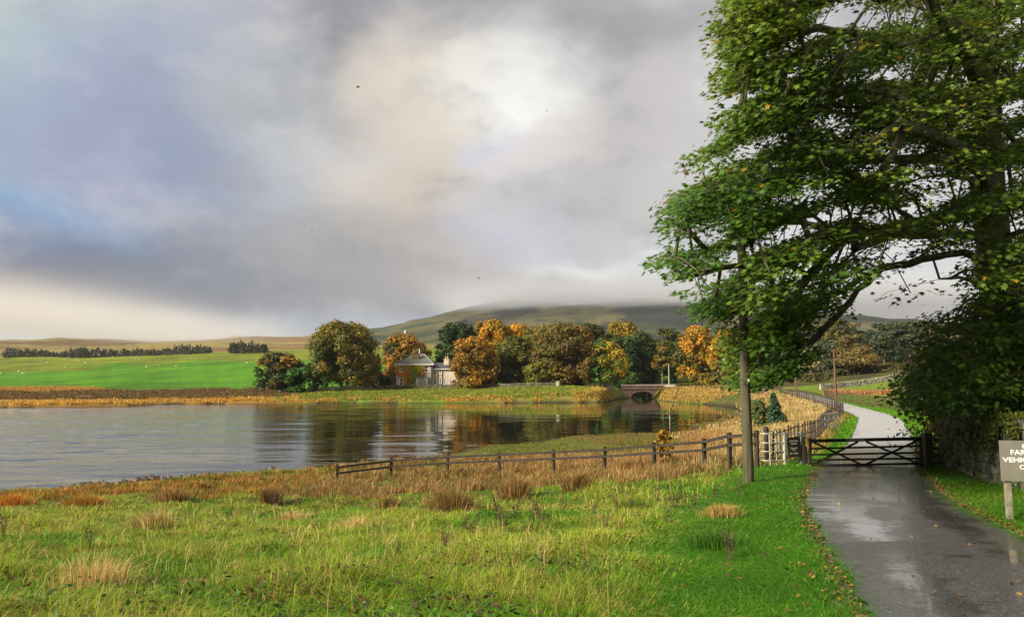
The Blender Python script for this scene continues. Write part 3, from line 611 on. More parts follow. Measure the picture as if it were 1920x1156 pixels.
for i in range(17):
    px = 905 + i*30 + random.uniform(-8, 8); w = random.uniform(50, 66)
    T('wood_tree', 'tree', 'dark tree in the back row of the wood behind the bridge', px-w/2, px+w/2, random.uniform(622, 640), random.uniform(272, 286), [(DG,3,'any'),(MG,1.4,'any')], 'round', .08, group='back row trees behind the bridge', dens=.7)
for (a, b, yt, D, lb) in ((1450,1500,696,214,'dull scrub mound under the dark pine in the wood'),(1545,1598,692,208,'brown scrub mound behind the nearest reddish lane pole'),(1640,1712,684,214,'shaded scrub above the top of the sloping stone wall'),(1408,1452,690,222,'low dark scrub left of the second reddish lane pole'),(1500,1552,700,190,'low green scrub where the sloping stone wall begins'),(1590,1650,684,206,'rusty scrub under the bronze layered tree')):
    T('scrub_bush','bush',lb,a,b,yt,D,[(PN,2,'any'),(BRN,1.4,'any'),(MG,.6,'any')],'bush',0)
for i, (a, b, yt, D, lb) in enumerate(((902,940,690,214,'dark bush at the foot of the orange rounded tree'),(940,985,694,207,'dark olive bush behind the wooden fence on the point'),(1056,1100,690,218,'dark bush under the biggest brown tree'),(860,905,694,212,'dark bush behind the garden wall right of the house'))):
    T('dark_bush','bush',lb,a,b,yt,D,[(DG,2,'any'),(MG,1.2,'any'),(OG,.8,'any')],'bush',0)
# far plantations: each a mass of trees too far off to count
def plantation(name, label, pts, h0, h1, n, cols):
    pts = np.array(pts); c = []; nm = []; cl = []; sz = []
    for i in range(n):
        t = rng.uniform(0, len(pts)-1); k = int(t); q = pts[k]*(1-(t-k))+pts[min(k+1, len(pts)-1)]*(t-k)
        D = q[1]+rng.uniform(-14, 30); x = X(q[0], D); z = z1(x, D); h = rng.uniform(h0, h1)*(.45+.9*vnoise([x/17],[1.5],9)[0])*rng.uniform(.7,1.15)
        m = 40; tt = rng.uniform(0, 1, m)**.7
        c.append(np.stack([x+rng.normal(size=m)*1.5*(1.1-tt), D+rng.normal(size=m)*1.5*(1.1-tt), z+h*tt], 1)); nm.append(dirs(m, .5)); 
        cl.append(np.array(cols[rng.integers(len(cols))])[None]*rng.uniform(.6, 1.3, (m, 1))); sz.append(rng.uniform(.5, 1.1, m))
    c = np.concatenate(c)
    tag(link(name, quads_mesh(name, c, np.concatenate(nm), np.concatenate(sz), np.concatenate(cl)), M_LEAF), label, kind='stuff')
plantation('conifer_plantation', 'long dark conifer plantation on the moor edge under the fog', [(6,735),(60,735),(120,735),(160,720),(250,720),(320,725),(396,740)], 5, 8.5, 520, [(.07,.085,.05),(.085,.09,.055)])  # mist in front of these trees is put into their paler foliage colours
plantation('conifer_clump', 'small conifer clump on the green hill left of the trees', [(432,700),(465,690),(500,700)], 7, 10, 120, [(.03,.05,.018),(.06,.055,.02)])
# ================================================================ house
D0 = 214.0; mpp = D0/F
def hx(px): return (px-960)*mpp
def hz(py): return P(960, py, D0).z
M_HARL = mat_noise('harled_wall', (.48,.41,.34), (.58,.50,.42), 1.2, .9, bump=.01)
M_SLATE = mat_noise('slate_roof', (.075,.08,.075), (.13,.135,.12), 1.5, .6, (1,1,6), c3=(.10,.11,.07))
M_SLATE2 = mat_noise('dark_slate_roof', (.04,.042,.055), (.07,.072,.09), 1.5, .55, (1,1,6))
M_WHITE = mat_noise('white_paint', (.72,.7,.64), (.8,.79,.74), 4, .5)
M_GLASS, nt, bs, out = newmat('window_glass'); bs.inputs['Base Color'].default_value = (.02,.022,.025,1); bs.inputs['Roughness'].default_value = .08
M_CURT = mat_noise('curtain', (.55,.5,.4), (.7,.66,.55), 5, .9)
M_BRICKCH = mat_noise('brown_chimney', (.07,.045,.03), (.14,.10,.06), 3, .9)
M_PIPE = mat_noise('drainpipe', (.02,.018,.016), (.03,.028,.026), 3, .6)
gz0 = z1(hx(780), D0)-.3
house = empty('country_house', (hx(778), D0, gz0)); tag(house, 'two-storey harled house with slate hip roof and orange creeper across the lake', 'house')
hox = hx(778)
def L(px, y, py): return Vector((hx(px)-hox, y, hz(py)-gz0))
xl, xr = hx(744)-hox, hx(811)-hox; ze = hz(683)-gz0; dp = 9.5
def wall_with_openings(mb, x0, x1, z0, z1_, y, ops, th=.35):
    """front wall at y as a grid of boxes leaving the openings free"""
    xs = sorted({x0, x1, *[o[0] for o in ops], *[o[1] for o in ops]}); zs = sorted({z0, z1_, *[o[2] for o in ops], *[o[3] for o in ops]})
    for i in range(len(xs)-1):
        for j in range(len(zs)-1):
            cxm, czm = (xs[i]+xs[i+1])/2, (zs[j]+zs[j+1])/2
            if any(o[0] < cxm < o[1] and o[2] < czm < o[3] for o in ops): continue
            a, b, c, d = xs[i], xs[i+1], zs[j], zs[j+1]
            mb.add([(a,y,c),(b,y,c),(b,y,d),(a,y,d)], [(0,1,2,3)])
    for (a, b, c, d) in ops:
        mb.add([(a,y,c),(a,y+th,c),(b,y+th,c),(b,y,c),(a,y,d),(a,y+th,d),(b,y+th,d),(b,y,d)], [(0,3,2,1),(4,5,6,7),(0,1,5,4),(3,7,6,2)])
def win(px0, px1, py0, py1): a = L(px0, 0, py1); b = L(px1, 0, py0); return (a.x, b.x, a.z, b.z)
W1 = [win(750.6,756.2,684.8,697.2), win(797.6,803.4,684.8,697.2), win(750.4,756.4,708.8,722)]
bay = win(781,804.5,708,723.3)
mb = MB(); wall_with_openings(mb, xl, xr, 0, ze, 0, W1+[bay])
mb.add([(xl,0,0),(xl,dp,0),(xl,dp,ze),(xl,0,ze)], [(0,3,2,1)]); mb.add([(xr,0,0),(xr,dp,0),(xr,dp,ze),(xr,0,ze)], [(0,1,2,3)]); mb.add([(xl,dp,0),(xr,dp,0),(xr,dp,ze),(xl,dp,ze)], [(0,3,2,1)])
mb.build('wall', M_HARL, house)
wx0, wx1 = xr+.003, hx(858)-hox; zw = hz(691.5)-gz0; wy = .9; dpw = 7
W2 = [win(813,818,693.5,702.2), win(824.2,827.8,693,700.5), win(813,818.3,709.6,720.2), win(824.2,827.8,709,718.5), win(832.3,836.2,711,720), win(843.6,847.6,711,720)]
mb = MB(); wall_with_openings(mb, wx0, wx1, 0, zw, wy, W2)
mb.add([(wx1,wy,0),(wx1,dpw,0),(wx1,dpw,zw),(wx1,wy,zw)], [(0,1,2,3)]); mb.add([(wx0,dpw,0),(wx1,dpw,0),(wx1,dpw,zw),(wx0,dpw,zw)], [(0,3,2,1)])
mb.build('wing_wall', M_HARL, house)
def hiproof(x0, x1, y0, y1, z, zr, rx0, rx1, ov=.45, th=.18):
    yr = (y0+y1)/2; a = [(x0-ov,y0-ov,z),(x1+ov,y0-ov,z),(x1+ov,y1+ov,z),(x0-ov,y1+ov,z)]; r0 = (rx0,yr,zr); r1 = (rx1,yr,zr)
    m = MB(); m.add(a+[r0,r1], [(0,1,5,4),(1,2,5),(2,3,4,5),(3,0,4),(0,3,2,1)]); return m
rr = hiproof(xl, xr, 0, dp, ze+.16, hz(663)-gz0, hx(773)-hox, hx(792.5)-hox); roof = rr.build('roof', M_SLATE, house)
m2 = MB(); o_ = .45
rdg = [(hx(773)-hox,dp/2,hz(663)-gz0+.05),(hx(792.5)-hox,dp/2,hz(663)-gz0+.05)]
for c_, r_ in (((xl-o_,-o_,ze+.2),0),((xr+o_,-o_,ze+.2),1),((xr+o_,dp+o_,ze+.2),1),((xl-o_,dp+o_,ze+.2),0)): m2.tube([c_, rdg[r_]], .11, 5)
m2.tube(rdg, .12, 5); m2.build('ridge_tile', mat_noise('lead_ridge', (.22,.22,.2), (.3,.3,.28), 3, .5), roof)
m2 = MB(); m2.box(((xl+xr)/2, -o_-.02, ze+.02), (xr-xl+2*o_, .12, .28)); m2.box((xl-o_-.02, dp/2, ze+.02), (.12, dp+2*o_, .28)); m2.box((xr+o_+.02, dp/2, ze+.02), (.12, dp+2*o_, .28)); m2.build('eaves_board', M_WHITE, house)
rw = MB(); zr2 = hz(679)-gz0
rw.add([(wx0,wy-.4,zw+.12),(wx1+.4,wy-.4,zw+.12),(wx1+.4,dpw+.4,zw+.12),(wx0,dpw+.4,zw+.12),(wx0,dpw/2+.4,zr2),(wx1-3.2,dpw/2+.4,zr2)], [(0,1,5,4),(1,2,5),(2,3,4,5),(0,3,2,1),(0,4,3)]); rw.build('wing_roof', M_SLATE2, house)
m2 = MB(); m2.box(((wx0+wx1)/2+.2, wy-.44, zw+.02), (wx1-wx0+.4, .1, .2)); m2.build('wing_eaves_board', M_WHITE, house)
def window(o, y, bars, name='window', curt=False):
    a, b, c, d = o; f = MB(); t = .13
    f.box(((a+b)/2, y+.1, c+t/2), (b-a, .16, t)); f.box(((a+b)/2, y+.1, d-t/2), (b-a, .16, t)); f.box((a+t/2, y+.1, (c+d)/2), (t, .16, d-c-2*t)); f.box((b-t/2, y+.1, (c+d)/2), (t, .16, d-c-2*t))
    for q in bars[0]: f.box((a+(b-a)*q, y+.1, (c+d)/2), (t*1.2, .15, d-c-2*t))
    for q in bars[1]: f.box(((a+b)/2, y+.1, c+(d-c)*q), (b-a-2*t, .13, t))
    fo = f.build(name, M_WHITE, house)
    g = MB(); g.box(((a+b)/2, y+.17, (c+d)/2), (b-a-.02, .03, d-c-.02)); g.build('pane', M_GLASS, fo)
    if curt:
        g = MB()
        for k in curt: g.box((a+(b-a)*k, y+.13, (c+d)/2-.1), ((b-a)*.1, .03, (d-c)*.7))
        g.build('curtain', M_CURT, fo)
    s = MB(); s.box(((a+b)/2, y-.03, c-.07), (b-a+.3, .3, .12)); s.box((a-.06,y+.0,(c+d)/2),(.13,.06,d-c)); s.box((b+.06,y+.0,(c+d)/2),(.13,.06,d-c)); s.build('window_surround', M_WHITE, fo)
for o in W1: window(o, 0, ([], [.5]))
for o in W2: window(o, wy, ([], [.52]))
# bay window standing proud
a, b, c, d = bay; mb = MB(); by = -1.0
window((a+.35, b-.35, c, d-.1), by, ([.22,.5,.78], [.78]), 'bay_window', [.1,.36,.64,.9])
mb.box(((a+b)/2, (by+.1)/2+.12, d+.06), (b-a+.25, 1.25, .12)); mb.build('bay_roof', M_PIPE, house)
mb = MB(); mb.box((a+.2, -.45, (c+d)/2), (.12, 1.0, d-c)); mb.box((b-.2, -.45, (c+d)/2), (.12, 1.0, d-c)); mb.box(((a+b)/2, -.45, c/2-.02), (b-a-.3, 1.1, c-.06)); mb.build('bay_side', M_WHITE, house)
ch = MB(); c0 = L(778,2.4,662.5); cb0 = L(778,2.4,680); ch.box(((c0.x), 2.5, (c0.z+cb0.z)/2), (2.0, 1.0, c0.z-cb0.z)); ch.box((c0.x, 2.5, c0.z+.08), (2.2, 1.2, .16)); cho = ch.build('chimney', M_BRICKCH, house)
ch = MB(); ch.tube([(L(784.5,2.5,662).x,2.5,L(784.5,0,662).z+.1),(L(784.5,2.5,653).x,2.5,L(784.5,0,653).z)], .13, 8); ch.build('flue', M_WHITE, cho)
ch = MB(); c0 = L(835.5,3.6,673); cb0 = L(835.5,3,690); ch.box((c0.x, 3.2, (c0.z+cb0.z)/2), (1.45, 1.0, c0.z-cb0.z)); ch.box((c0.x, 3.2, c0.z+.08), (1.65, 1.2, .16)); cho = ch.build('chimney', M_HARL, house)
for q in (834.2, 837.8):
    ch = MB(); x_ = L(q,0,670).x; z_ = L(q,0,673).z+.15; ch.tube([(x_,3.2,z_),(x_,3.2,z_+.8)], [.2,.15], 8); ch.build('chimney_pot', mat_noise('clay_pot', (.4,.27,.14), (.5,.36,.2), 3), cho)
for q in (809.3, 821.2, 829.4):
    pm = MB(); yq = -.1 if q < 811 else wy-.1; zt = (ze if q < 811 else zw)-.2; pm.tube([(L(q,0,700).x,yq,0),(L(q,0,700).x,yq,zt)], .09, 6); pm.build('drainpipe', M_PIPE, house)
lm = MB(); ax = xl-1.6; lz = hz(709)-gz0; lm.add([(ax,1.5,0),(xl-.003,1.5,0),(xl-.003,1.5,lz),(ax,1.5,lz),(ax,5,0),(ax,5,lz),(xl-.003,5,0),(xl-.003,5,lz)], [(0,1,2,3),(0,3,5,4),(4,5,7,6),(1,6,7,2)]); lm.build('porch', mat_noise('porch_red', (.12,.06,.045), (.2,.11,.08), 2), house)
lm = MB(); lm.add([(ax-.3,1.2,lz-.05),(xl-.01,1.2,lz-.05),(xl-.01,5.3,lz-.05),(ax-.3,5.3,lz-.05),(xl-.01,1.9,lz+.75),(xl-.01,4.6,lz+.75)], [(0,1,4),(0,4,5,3),(2,3,5),(0,3,2,1),(1,2,5,4)]); lm.build('porch_roof', M_SLATE2, house)
# creeper on the front wall
R = np.random.default_rng(3); n = 5200; pxs = R.uniform(744, 801, n); pys = R.uniform(684, 724, n)
k1 = (pxs < 799-(pys-684)*.1) & (pys < 703+fbm(pxs/5, pys*0, 3, 3)*4-np.clip(pxs-778,0,99)*.12-np.clip(750-pxs,0,9)*.8)
k2 = (pxs > 757.5+fbm(pys/4,pxs*0,5,2)*2) & (pxs < 779-np.clip(pys-712,0,9)*.3)
inw = np.zeros(n, bool)
for o in W1:
    xx = (pxs-960)*mpp-hox; zz_ = CAMZ+(715-pys)*mpp-gz0; inw |= (xx > o[0]-.12) & (xx < o[1]+.12) & (zz_ > o[2]-.1) & (zz_ < o[3]+.1)
kk = (k1 | k2) & ~inw & (vnoise(pxs/1.7, pys/1.7, 8) > .12); pxs, pys = pxs[kk], pys[kk]; n = len(pxs)
yel = sst(764, 769, pxs+R.normal(size=n)*2)*sst(797, 788, pxs+R.normal(size=n)*2)
yel = yel*sst(725,716, pys - (pxs-770)*.1 + R.normal(size=n)*3)
cc = lerp(np.tile(C(.78,.33,.02),(n,1)), np.tile(C(.50,.46,.02),(n,1)), yel)*R.uniform(.5,1.3,(n,1))
cc = np.where((yel[:,None] > .5) & (R.uniform(size=(n,1)) > .68), C(.12,.17,.02), cc)
me = quads_mesh('wall_creeper', np.c_[(pxs-960)*mpp, D0-R.uniform(.05,.38,n), CAMZ+(715-pys)*mpp], np.c_[R.normal(size=n)*.5, -np.ones(n), .5+R.normal(size=n)*.5], R.uniform(.14,.26,n), cc)
tag(link('wall_creeper', me, M_LEAF), 'orange and yellow-green creeper climbing the front wall of the house', 'climbing plant')
# ================================================================ walls, fences, bridge on the far shore
def stone_wall(name, label, pts, h, th, mat, stone=.35, seed=0, bury=.3, zoff=0):
    """dry-stone wall: courses of irregular stones along a path, one mesh"""
    R = random.Random(seed); m = MB(); pts = catmull(pts, 8); 
    Ls = np.r_[0, np.cumsum(np.linalg.norm(np.diff(pts, axis=0), axis=1))]; Ltot = Ls[-1]
    nc = max(3, int(h/(stone*.62))); ch = (h+bury)/nc
    for j in range(nc):
        s = -R.random()*stone
        while s < Ltot:
            w = stone*R.uniform(.7, 1.5); sc = min(max(s+w/2, 0), Ltot)
            x = np.interp(sc, Ls, pts[:,0]); y = np.interp(sc, Ls, pts[:,1]); x2 = np.interp(min(sc+.5, Ltot), Ls, pts[:,0]); y2 = np.interp(min(sc+.5, Ltot), Ls, pts[:,1]); x1 = np.interp(max(sc-.5,0), Ls, pts[:,0]); y1 = np.interp(max(sc-.5,0), Ls, pts[:,1])
            a = math.atan2(y2-y1, x2-x1); z = ZW(x, y) - bury + ch*(j+.5) + zoff; hh = ch*R.uniform(.85, 1.12); tt = th*(1-.28*j/nc)*R.uniform(.86, 1.1)
            if j == nc-1: hh *= R.uniform(.8, 1.35)
            M = Matrix.Rotation(a+R.uniform(-.1,.1), 3, 'Z') @ Matrix.Rotation(R.uniform(-.09,.09), 3, 'Y')
            X2, Y2, Z2 = w*.49, tt/2, hh/2; q = .72
            vs = []
            for sz in (-1, 1):
                for (u, v) in ((-1,-q),(-q,-1),(q,-1),(1,-q),(1,q),(q,1),(-q,1),(-1,q)):
                    vs.append(M @ Vector((u*X2*R.uniform(.88,1), v*Y2*R.uniform(.9,1.05), sz*Z2*R.uniform(.82,1))) + Vector((x, y, z)))
            m.add(vs, [tuple(range(8))[::-1], tuple(range(8,16))]+[(i,(i+1)%8,(i+1)%8+8,i+8) for i in range(8)])
            s += w
    return tag(m.build(name, mat), label, 'wall')
_zc = {}
def ZW(x, y):
    k = (round(x*2), round(y*2))
    if k not in _zc: _zc[k] = z1(x, y)
    return _zc[k]
M_MOSSY = mat_noise('mossy_stone', (.045,.045,.022), (.15,.14,.09), 1.5, .95, c3=(.06,.085,.015))
M_FARSTONE = mat_noise('grey_field_stone', (.12,.11,.09), (.38,.36,.30), 1.8, .9)
stone_wall('garden_wall', 'low rubble wall along the far shore under the tallest tree', [(X(526,203),203),(X(600,203),203),(X(700,205),205)], 1.0, .6, M_FARSTONE, .7, 1)
stone_wall('garden_wall', 'mossy dark garden wall in front of the house', [(X(702,205.5),205.5),(X(790,206.5),206.5),(X(884,205),205)], 1.15, .6, M_MOSSY, .7, 2)
def rail_fence(name, label, pts, posts_every, hpost, rails, mat, pw=.09, rail=(.04,.09), base=None, group=None, post_heights=None, exact=False, lean=.02, rnd=False, step=None):
    """posts and rails as parts; pts is the path"""
    R = random.Random(len(label)); P0 = np.array(pts, float)
    if not exact:
        Pc = catmull(pts, 10); Ls = np.r_[0, np.cumsum(np.linalg.norm(np.diff(Pc, axis=0), axis=1))]; n = int(round(Ls[-1]/posts_every)); ss = np.linspace(0, Ls[-1], n+1)
        P0 = np.c_[np.interp(ss, Ls, Pc[:,0]), np.interp(ss, Ls, Pc[:,1])]
    zs = [z1(x, y) for x, y in P0] if base is None else base
    root = empty(name, (P0[0][0], P0[0][1], zs[0])); tag(root, label, 'fence', group); o = np.array([P0[0][0], P0[0][1], zs[0]])
    tops = []
    for i, (x, y) in enumerate(P0):
        h = post_heights[i] if post_heights else hpost*R.uniform(.96, 1.06); m = MB()
        a = Vector((x, y, zs[i]-.35))-Vector(o); b = Vector((x+R.uniform(-lean,lean), y+R.uniform(-lean,lean), zs[i]+h))-Vector(o)
        nx = P0[min(i+1, len(P0)-1)]-P0[max(i-1, 0)]; up = (nx[0], nx[1], 0)
        if rnd: m.tube([a, b], pw/2, 6)
        else: m.bar(a, b, pw, pw, up)
        m.build('post', mat, root); tops.append((a, b, h))
    for r in rails:
        i = 0; stp = step or 1
        while i < len(P0)-1:
            j = min(i+stp, len(P0)-1); m = MB()
            for k in range(i, j):
                d1 = Vector((*(P0[k]-o[:2]), zs[k]-o[2]+r*(tops[k][2]/hpost if post_heights else 1))); d2 = Vector((*(P0[k+1]-o[:2]), zs[k+1]-o[2]+r*(tops[k+1][2]/hpost if post_heights else 1)))
                dd = (d2-d1).normalized(); off = Vector((dd.y, -dd.x, 0))*(pw/2+rail[0]/2+.003)
                if off.y > 0: off = -off
                m.bar(d1+off-dd*.02, d2+off+dd*.0, rail[0], rail[1])
            m.build('rail', mat, root); i = j
    return root
M_GREYWOOD = mat_noise('grey_timber', (.11,.10,.07), (.26,.24,.18), 6, .85)
rail_fence('garden_fence', 'grey wooden fence on top of the grassy bank right of the house', [(X(886,204),204),(X(950,201),201),(X(1000,200.5),200.5),(X(1044,201),201)], 2.6, 1.15, (.3,.65,1.0), M_GREYWOOD, .16, (.05,.14))
def pier(name, label, px, D, w, h, mat, d=None):
    x = X(px, D); z = z1(x, D); m = MB(); m.box((0,0,h/2-.2), (w, d or w, h+.4)); m.box((0,0,h+.08), (w*1.2, (d or w)*1.2, .16)); o = m.build(name, mat); o.location = (x, D, z); tag(o, label, 'pillar'); return o
pier('stone_pier', 'pale square stone pier where the bank fence ends', 1045, 200.6, .8, 1.35, M_PALESTONE)
pier('gate_pillar', 'narrow pale gate pillar left of the bridge approach', 1125, 214, .5, 1.4, M_PALESTONE)
pier('gate_pillar', 'broad cream stone block just right of the narrow gate pillar', 1137, 219, 2.2, .95, M_PALESTONE, .6)
pier('gate_pillar', 'small cream stone block nearest to the bridge end', 1148, 221, .9, .95, M_PALESTONE, .6)
pier('gate_pillar', 'leaning thin pale post at the edge of the grassy point', 1114, 207, .25, 1.3, M_PALESTONE)
# low barn glimpsed under the trees
bx_ = X(1066, 226); bz_ = z1(bx_, 226); barn = empty('low_barn', (bx_, 226, bz_)); tag(barn, 'low blue-grey barn glimpsed under the biggest brown tree', 'barn')
m = MB(); m.box((0,0,1.4), (6.5,5,3.2)); m.build('wall', mat_noise('painted_boards', (.14,.17,.19), (.2,.24,.26), 2, .7), barn)
m = MB(); m.add([(-3.5,-2.8,2.95),(3.5,-2.8,2.95),(3.5,2.8,2.95),(-3.5,2.8,2.95),(-3.5,0,4.2),(3.5,0,4.2)], [(0,1,5,4),(2,3,4,5),(0,4,3),(1,2,5),(0,3,2,1)]); m.build('roof', M_SLATE2, barn)
m = MB(); m.box((-1.4,-2.53,1.1), (1.3,.06,2.3)); m.build('door', M_PIPE, barn)
# column on the skyline and cottage on the moor
cxm = X(761, 300); czm = z1(cxm, 300); m = MB(); zt_ = P(761, 619, 300).z-czm; cham = empty('stone_chimney', (cxm, 300, czm)); tag(cham, 'tall pale chimney stack showing above the brown treetop behind the house', 'chimney')
m.tube([(0,0,-1),(0,0,zt_*.93)], [.75,.5], 10); m.build('stack', M_PALESTONE, cham); m = MB(); m.tube([(0,0,zt_*.93),(0,0,zt_)], [.72,.72], 10); m.build('cap', M_PALESTONE, cham)
cxm = X(868, 700); czm = z1(cxm, 700); cot = empty('moor_cottage', (cxm, 700, czm)); tag(cot, 'tiny white cottage on the brown moor below the hill', 'cottage')
m = MB(); m.box((0,0,1.2), (7,5,3)); m.build('wall', M_WHITE, cot); m = MB(); m.add([(-3.8,-2.8,2.75),(3.8,-2.8,2.75),(3.8,2.8,2.75),(-3.8,2.8,2.75),(-3.8,0,4.6),(3.8,0,4.6)], [(0,1,5,4),(2,3,4,5),(0,4,3),(1,2,5),(0,3,2,1)]); m.build('roof', M_SLATE2, cot)
# bridge
BD = 234.0; bx0, bx1 = X(1164, BD), X(1243, BD); br = empty('stone_bridge', ((bx0+bx1)/2, BD, 0)); tag(br, 'dark red sandstone bridge with one low arch at the narrow end of the lake', 'bridge')
bxc = (bx0+bx1)/2; ac = X(1203, BD)-bxc; hw = X(1224, BD)-X(1203, BD); zt = P(1200, 721, BD).z; zs_ = zt-1.35; ap = P(1200, 733.5, BD).z
M_RED = mat_noise('red_sandstone', (.045,.022,.018), (.12,.065,.05), 1.4, .9, bump=.02, c3=(.09,.08,.06))
def arch_wall(y, flip):
    m = MB(); n = 16; xs = [ac+hw*math.cos(math.pi-math.pi*i/n) for i in range(n+1)]; zs = [-.4+(ap+.4)*math.sin(math.pi*i/n)**.8 for i in range(n+1)]
    top = zs_; l = bx0-bxc-1; r = bx1-bxc+1
    vs = [(l,y,-1.5),(l,y,top)]; f = []
    def q(a): 
        k = len(m.v); m.add(a, [tuple(range(len(a)))] if not flip else [tuple(range(len(a)))[::-1]])
    q([(l,y,-1.5),(xs[0],y,-1.5),(xs[0],y,top),(l,y,top)]); q([(xs[-1],y,-1.5),(r,y,-1.5),(r,y,top),(xs[-1],y,top)])
    for i in range(n): q([(xs[i],y,zs[i]),(xs[i+1],y,zs[i+1]),(xs[i+1],y,top),(xs[i],y,top)])
    return m, xs, zs
m, xs, zs = arch_wall(0, False); m3, _, _ = arch_wall(6, True); m.v, n0 = m.v, len(m.v); m.add(m3.v, m3.f)
for i in range(16): m.add([(xs[i],0,zs[i]),(xs[i+1],0,zs[i+1]),(xs[i+1],6,zs[i+1]),(xs[i],6,zs[i])], [(0,3,2,1)])
m.build('arch', M_RED, br)
m = MB(); 
for i in range(16):
    a1 = Vector((xs[i],-.06,zs[i])); a2 = Vector((xs[i+1],-.06,zs[i+1])); c_ = Vector((ac,-.06,-.4)); o1 = a1+(a1-c_).normalized()*.45; o2 = a2+(a2-c_).normalized()*.45
    m.prism([a1,a2,o2,o1], (0,.1,0))
m.build('arch_ring', M_RED, br)
for y_ in (-.12, 5.72):
    m = MB(); m.box((0, y_+.2, (zs_+zt)/2-.05), (bx1-bx0, .42, zt-zs_-.12)); m.box((0, y_+.17, zs_-.02), (bx1-bx0+.3, .56, .16)); m.build('parapet', M_RED, br)
    m = MB(); m.box((0, y_+.2, zt-.02), (bx1-bx0+.1, .6, .16)); m.build('coping', M_PALESTONE, br)
m = MB(); m.box((0, 3, zs_-.3), (bx1-bx0+2, 5.4, .5)); m.build('deck', M_RED, br)
m = MB(); xa, xb = X(1243.5, BD), X(1266, BD); m.box(((xa+xb)/2, BD+.2, zt-.7), (xb-xa, .45, 1.5)); m.box(((xa+xb)/2, BD+.2, zt+.08), (xb-xa+.1, .6, .14)); tag(m.build('approach_wall', M_PALESTONE), 'pale low wall continuing from the right end of the bridge', 'wall')
# sloping field wall on the right
stone_wall('field_wall', 'pale dry-stone wall climbing the green slope below the wood', [(X(1536,158),158),(X(1580,161),161),(X(1640,164),164),(X(1700,166),166),(X(1780,168),168)], 1.15, .6, M_FARSTONE, .6, 5)
# sheep
def make_sheep():
    m = MB(); r = empty('sheep', (0,0,0))
    b = MB(); n = 10
    b.tube([(-.62,0,.62),(-.52,0,.66),(-.3,0,.68),(0,0,.68),(.3,0,.69),(.48,0,.72),(.56,0,.74)], [.05,.24,.31,.33,.3,.22,.08], 10)
    b.tube([(.5,0,.72),(.66,0,.6),(.8,0,.42)], [.13,.11,.09], 8)
    for sx_ in (-.38, .34):
        for sy_ in (-.14, .14): b.tube([(sx_,sy_,.55),(sx_+.02,sy_,.28),(sx_,sy_,0)], [.09,.05,.045], 6)
    b.tube([(.78,0,.46),(.88,0,.34),(.93,0,.24)], [.09,.08,.05], 8); b.tube([(.76,.08,.47),(.74,.2,.46)], [.03,.02], 5); b.tube([(.76,-.08,.47),(.74,-.2,.46)], [.03,.02], 5)
    return b
sh = make_sheep(); first = None
sheep_px = [(60,684,2.2),(82,680,1),(91,681,1),(95,675,1),(128,673,1),(213,669,1),(124,689,1),(162,681,1),(254,673,1),(262,673,1),(293,680,1),(301,674,1),(300,686,1),(277,689,1),(332,688,1),(360,672,1),(364,659,1),(384,671,1),(392,660,1),(410,663,1),(424,662,1),(464,681,1),(38,697,1),(46,702,1),(4,701,1),(12,679,1),(508,668,1),(516,672,1),(553,660,1),(560,659,1)]
Dt = np.linspace(260, 760, 101)
for i, (px, py, s) in enumerate(sheep_px):
    xs_ = X(px, Dt); zs2 = Z(xs_, Dt); _, yy2 = scrpos(xs_, Dt, zs2); k = int(np.argmin(np.abs(yy2-py))); D = Dt[k]; x = xs_[k]
    if first is None: o = sh.build('sheep', mat_noise('fleece', (.42,.40,.34), (.52,.49,.42), 8, .95)); first = o
    else: o = first.copy(); COL.objects.link(o)
    o.location = (x, D, zs2[k]); o.rotation_euler = (0, 0, random.uniform(0, 6.28)); o.scale = (1.05,)*3
    tag(o, 'white sheep grazing on the green pasture beyond the lake', 'sheep', 'sheep on the far pasture')
# ================================================================ the big sycamore
LOBES = np.array([(0,0),(.04,.42),(.30,.24),(.68,.44),(.60,.15),(1.0,0),(.60,-.15),(.68,-.44),(.30,-.24),(.04,-.42)])
def leaf_mesh(name, c, nrm, tip, size, col, droop=.18):
    n = len(c); nrm = nrm/np.linalg.norm(nrm, axis=1)[:,None]
    tip = tip - nrm*(tip*nrm).sum(1)[:,None]; tip /= np.maximum(np.linalg.norm(tip, axis=1), 1e-6)[:,None]; sd = np.cross(nrm, tip)
    L = LOBES[None,:,0,None]; Wd = LOBES[None,:,1,None]; s = size[:,None,None]; k = rng.uniform(.5, 1.5, (n,1,1))
    v = c[:,None,:] + s*(tip[:,None,:]*L + sd[:,None,:]*Wd - nrm[:,None,:]*droop*k*(L*L+Wd*Wd))
    return fastmesh(name, v.reshape(-1, 3), np.arange(10*n), np.full(n, 10), np.repeat(col, 10, 0))
def inpoly(px, py, poly):
    ins = np.zeros(len(px), bool)
    for i in range(len(poly)):
        a = poly[i]; b = poly[(i+1) % len(poly)]
        c = ((a[1] > py) != (b[1] > py)) & (px < (b[0]-a[0])*(py-a[1])/(b[1]-a[1]+1e-9)+a[0]); ins ^= c
    return ins
def Pn(px, py, D):
    u = (px-960)/F; v = (578-py)/F; dy = cp - v*sp; dz = sp + v*cp; s = D/dy
    return np.stack([u*s, D+0*px, CAMZ+dz*s], -1)
R = np.random.default_rng(21)
TD = 26.0
trunk_px = [(1903,800,26),(1900,720,26),(1888,640,26),(1872,560,26),(1862,450,26),(1854,300,26),(1848,100,26),(1850,-150,26),(1855,-380,26)]
b0 = P(1905, 760, 26); bz = z1(b0.x, 26)
tr_nodes = [np.array([b0.x+.1, 26, bz-.4])] + [np.array(P(*t)) for t in trunk_px[1:]]
nodes = []; par = []
def addn(p, q): nodes.append(np.array(p, float)); par.append(q); return len(nodes)-1
last = -1; tid = []
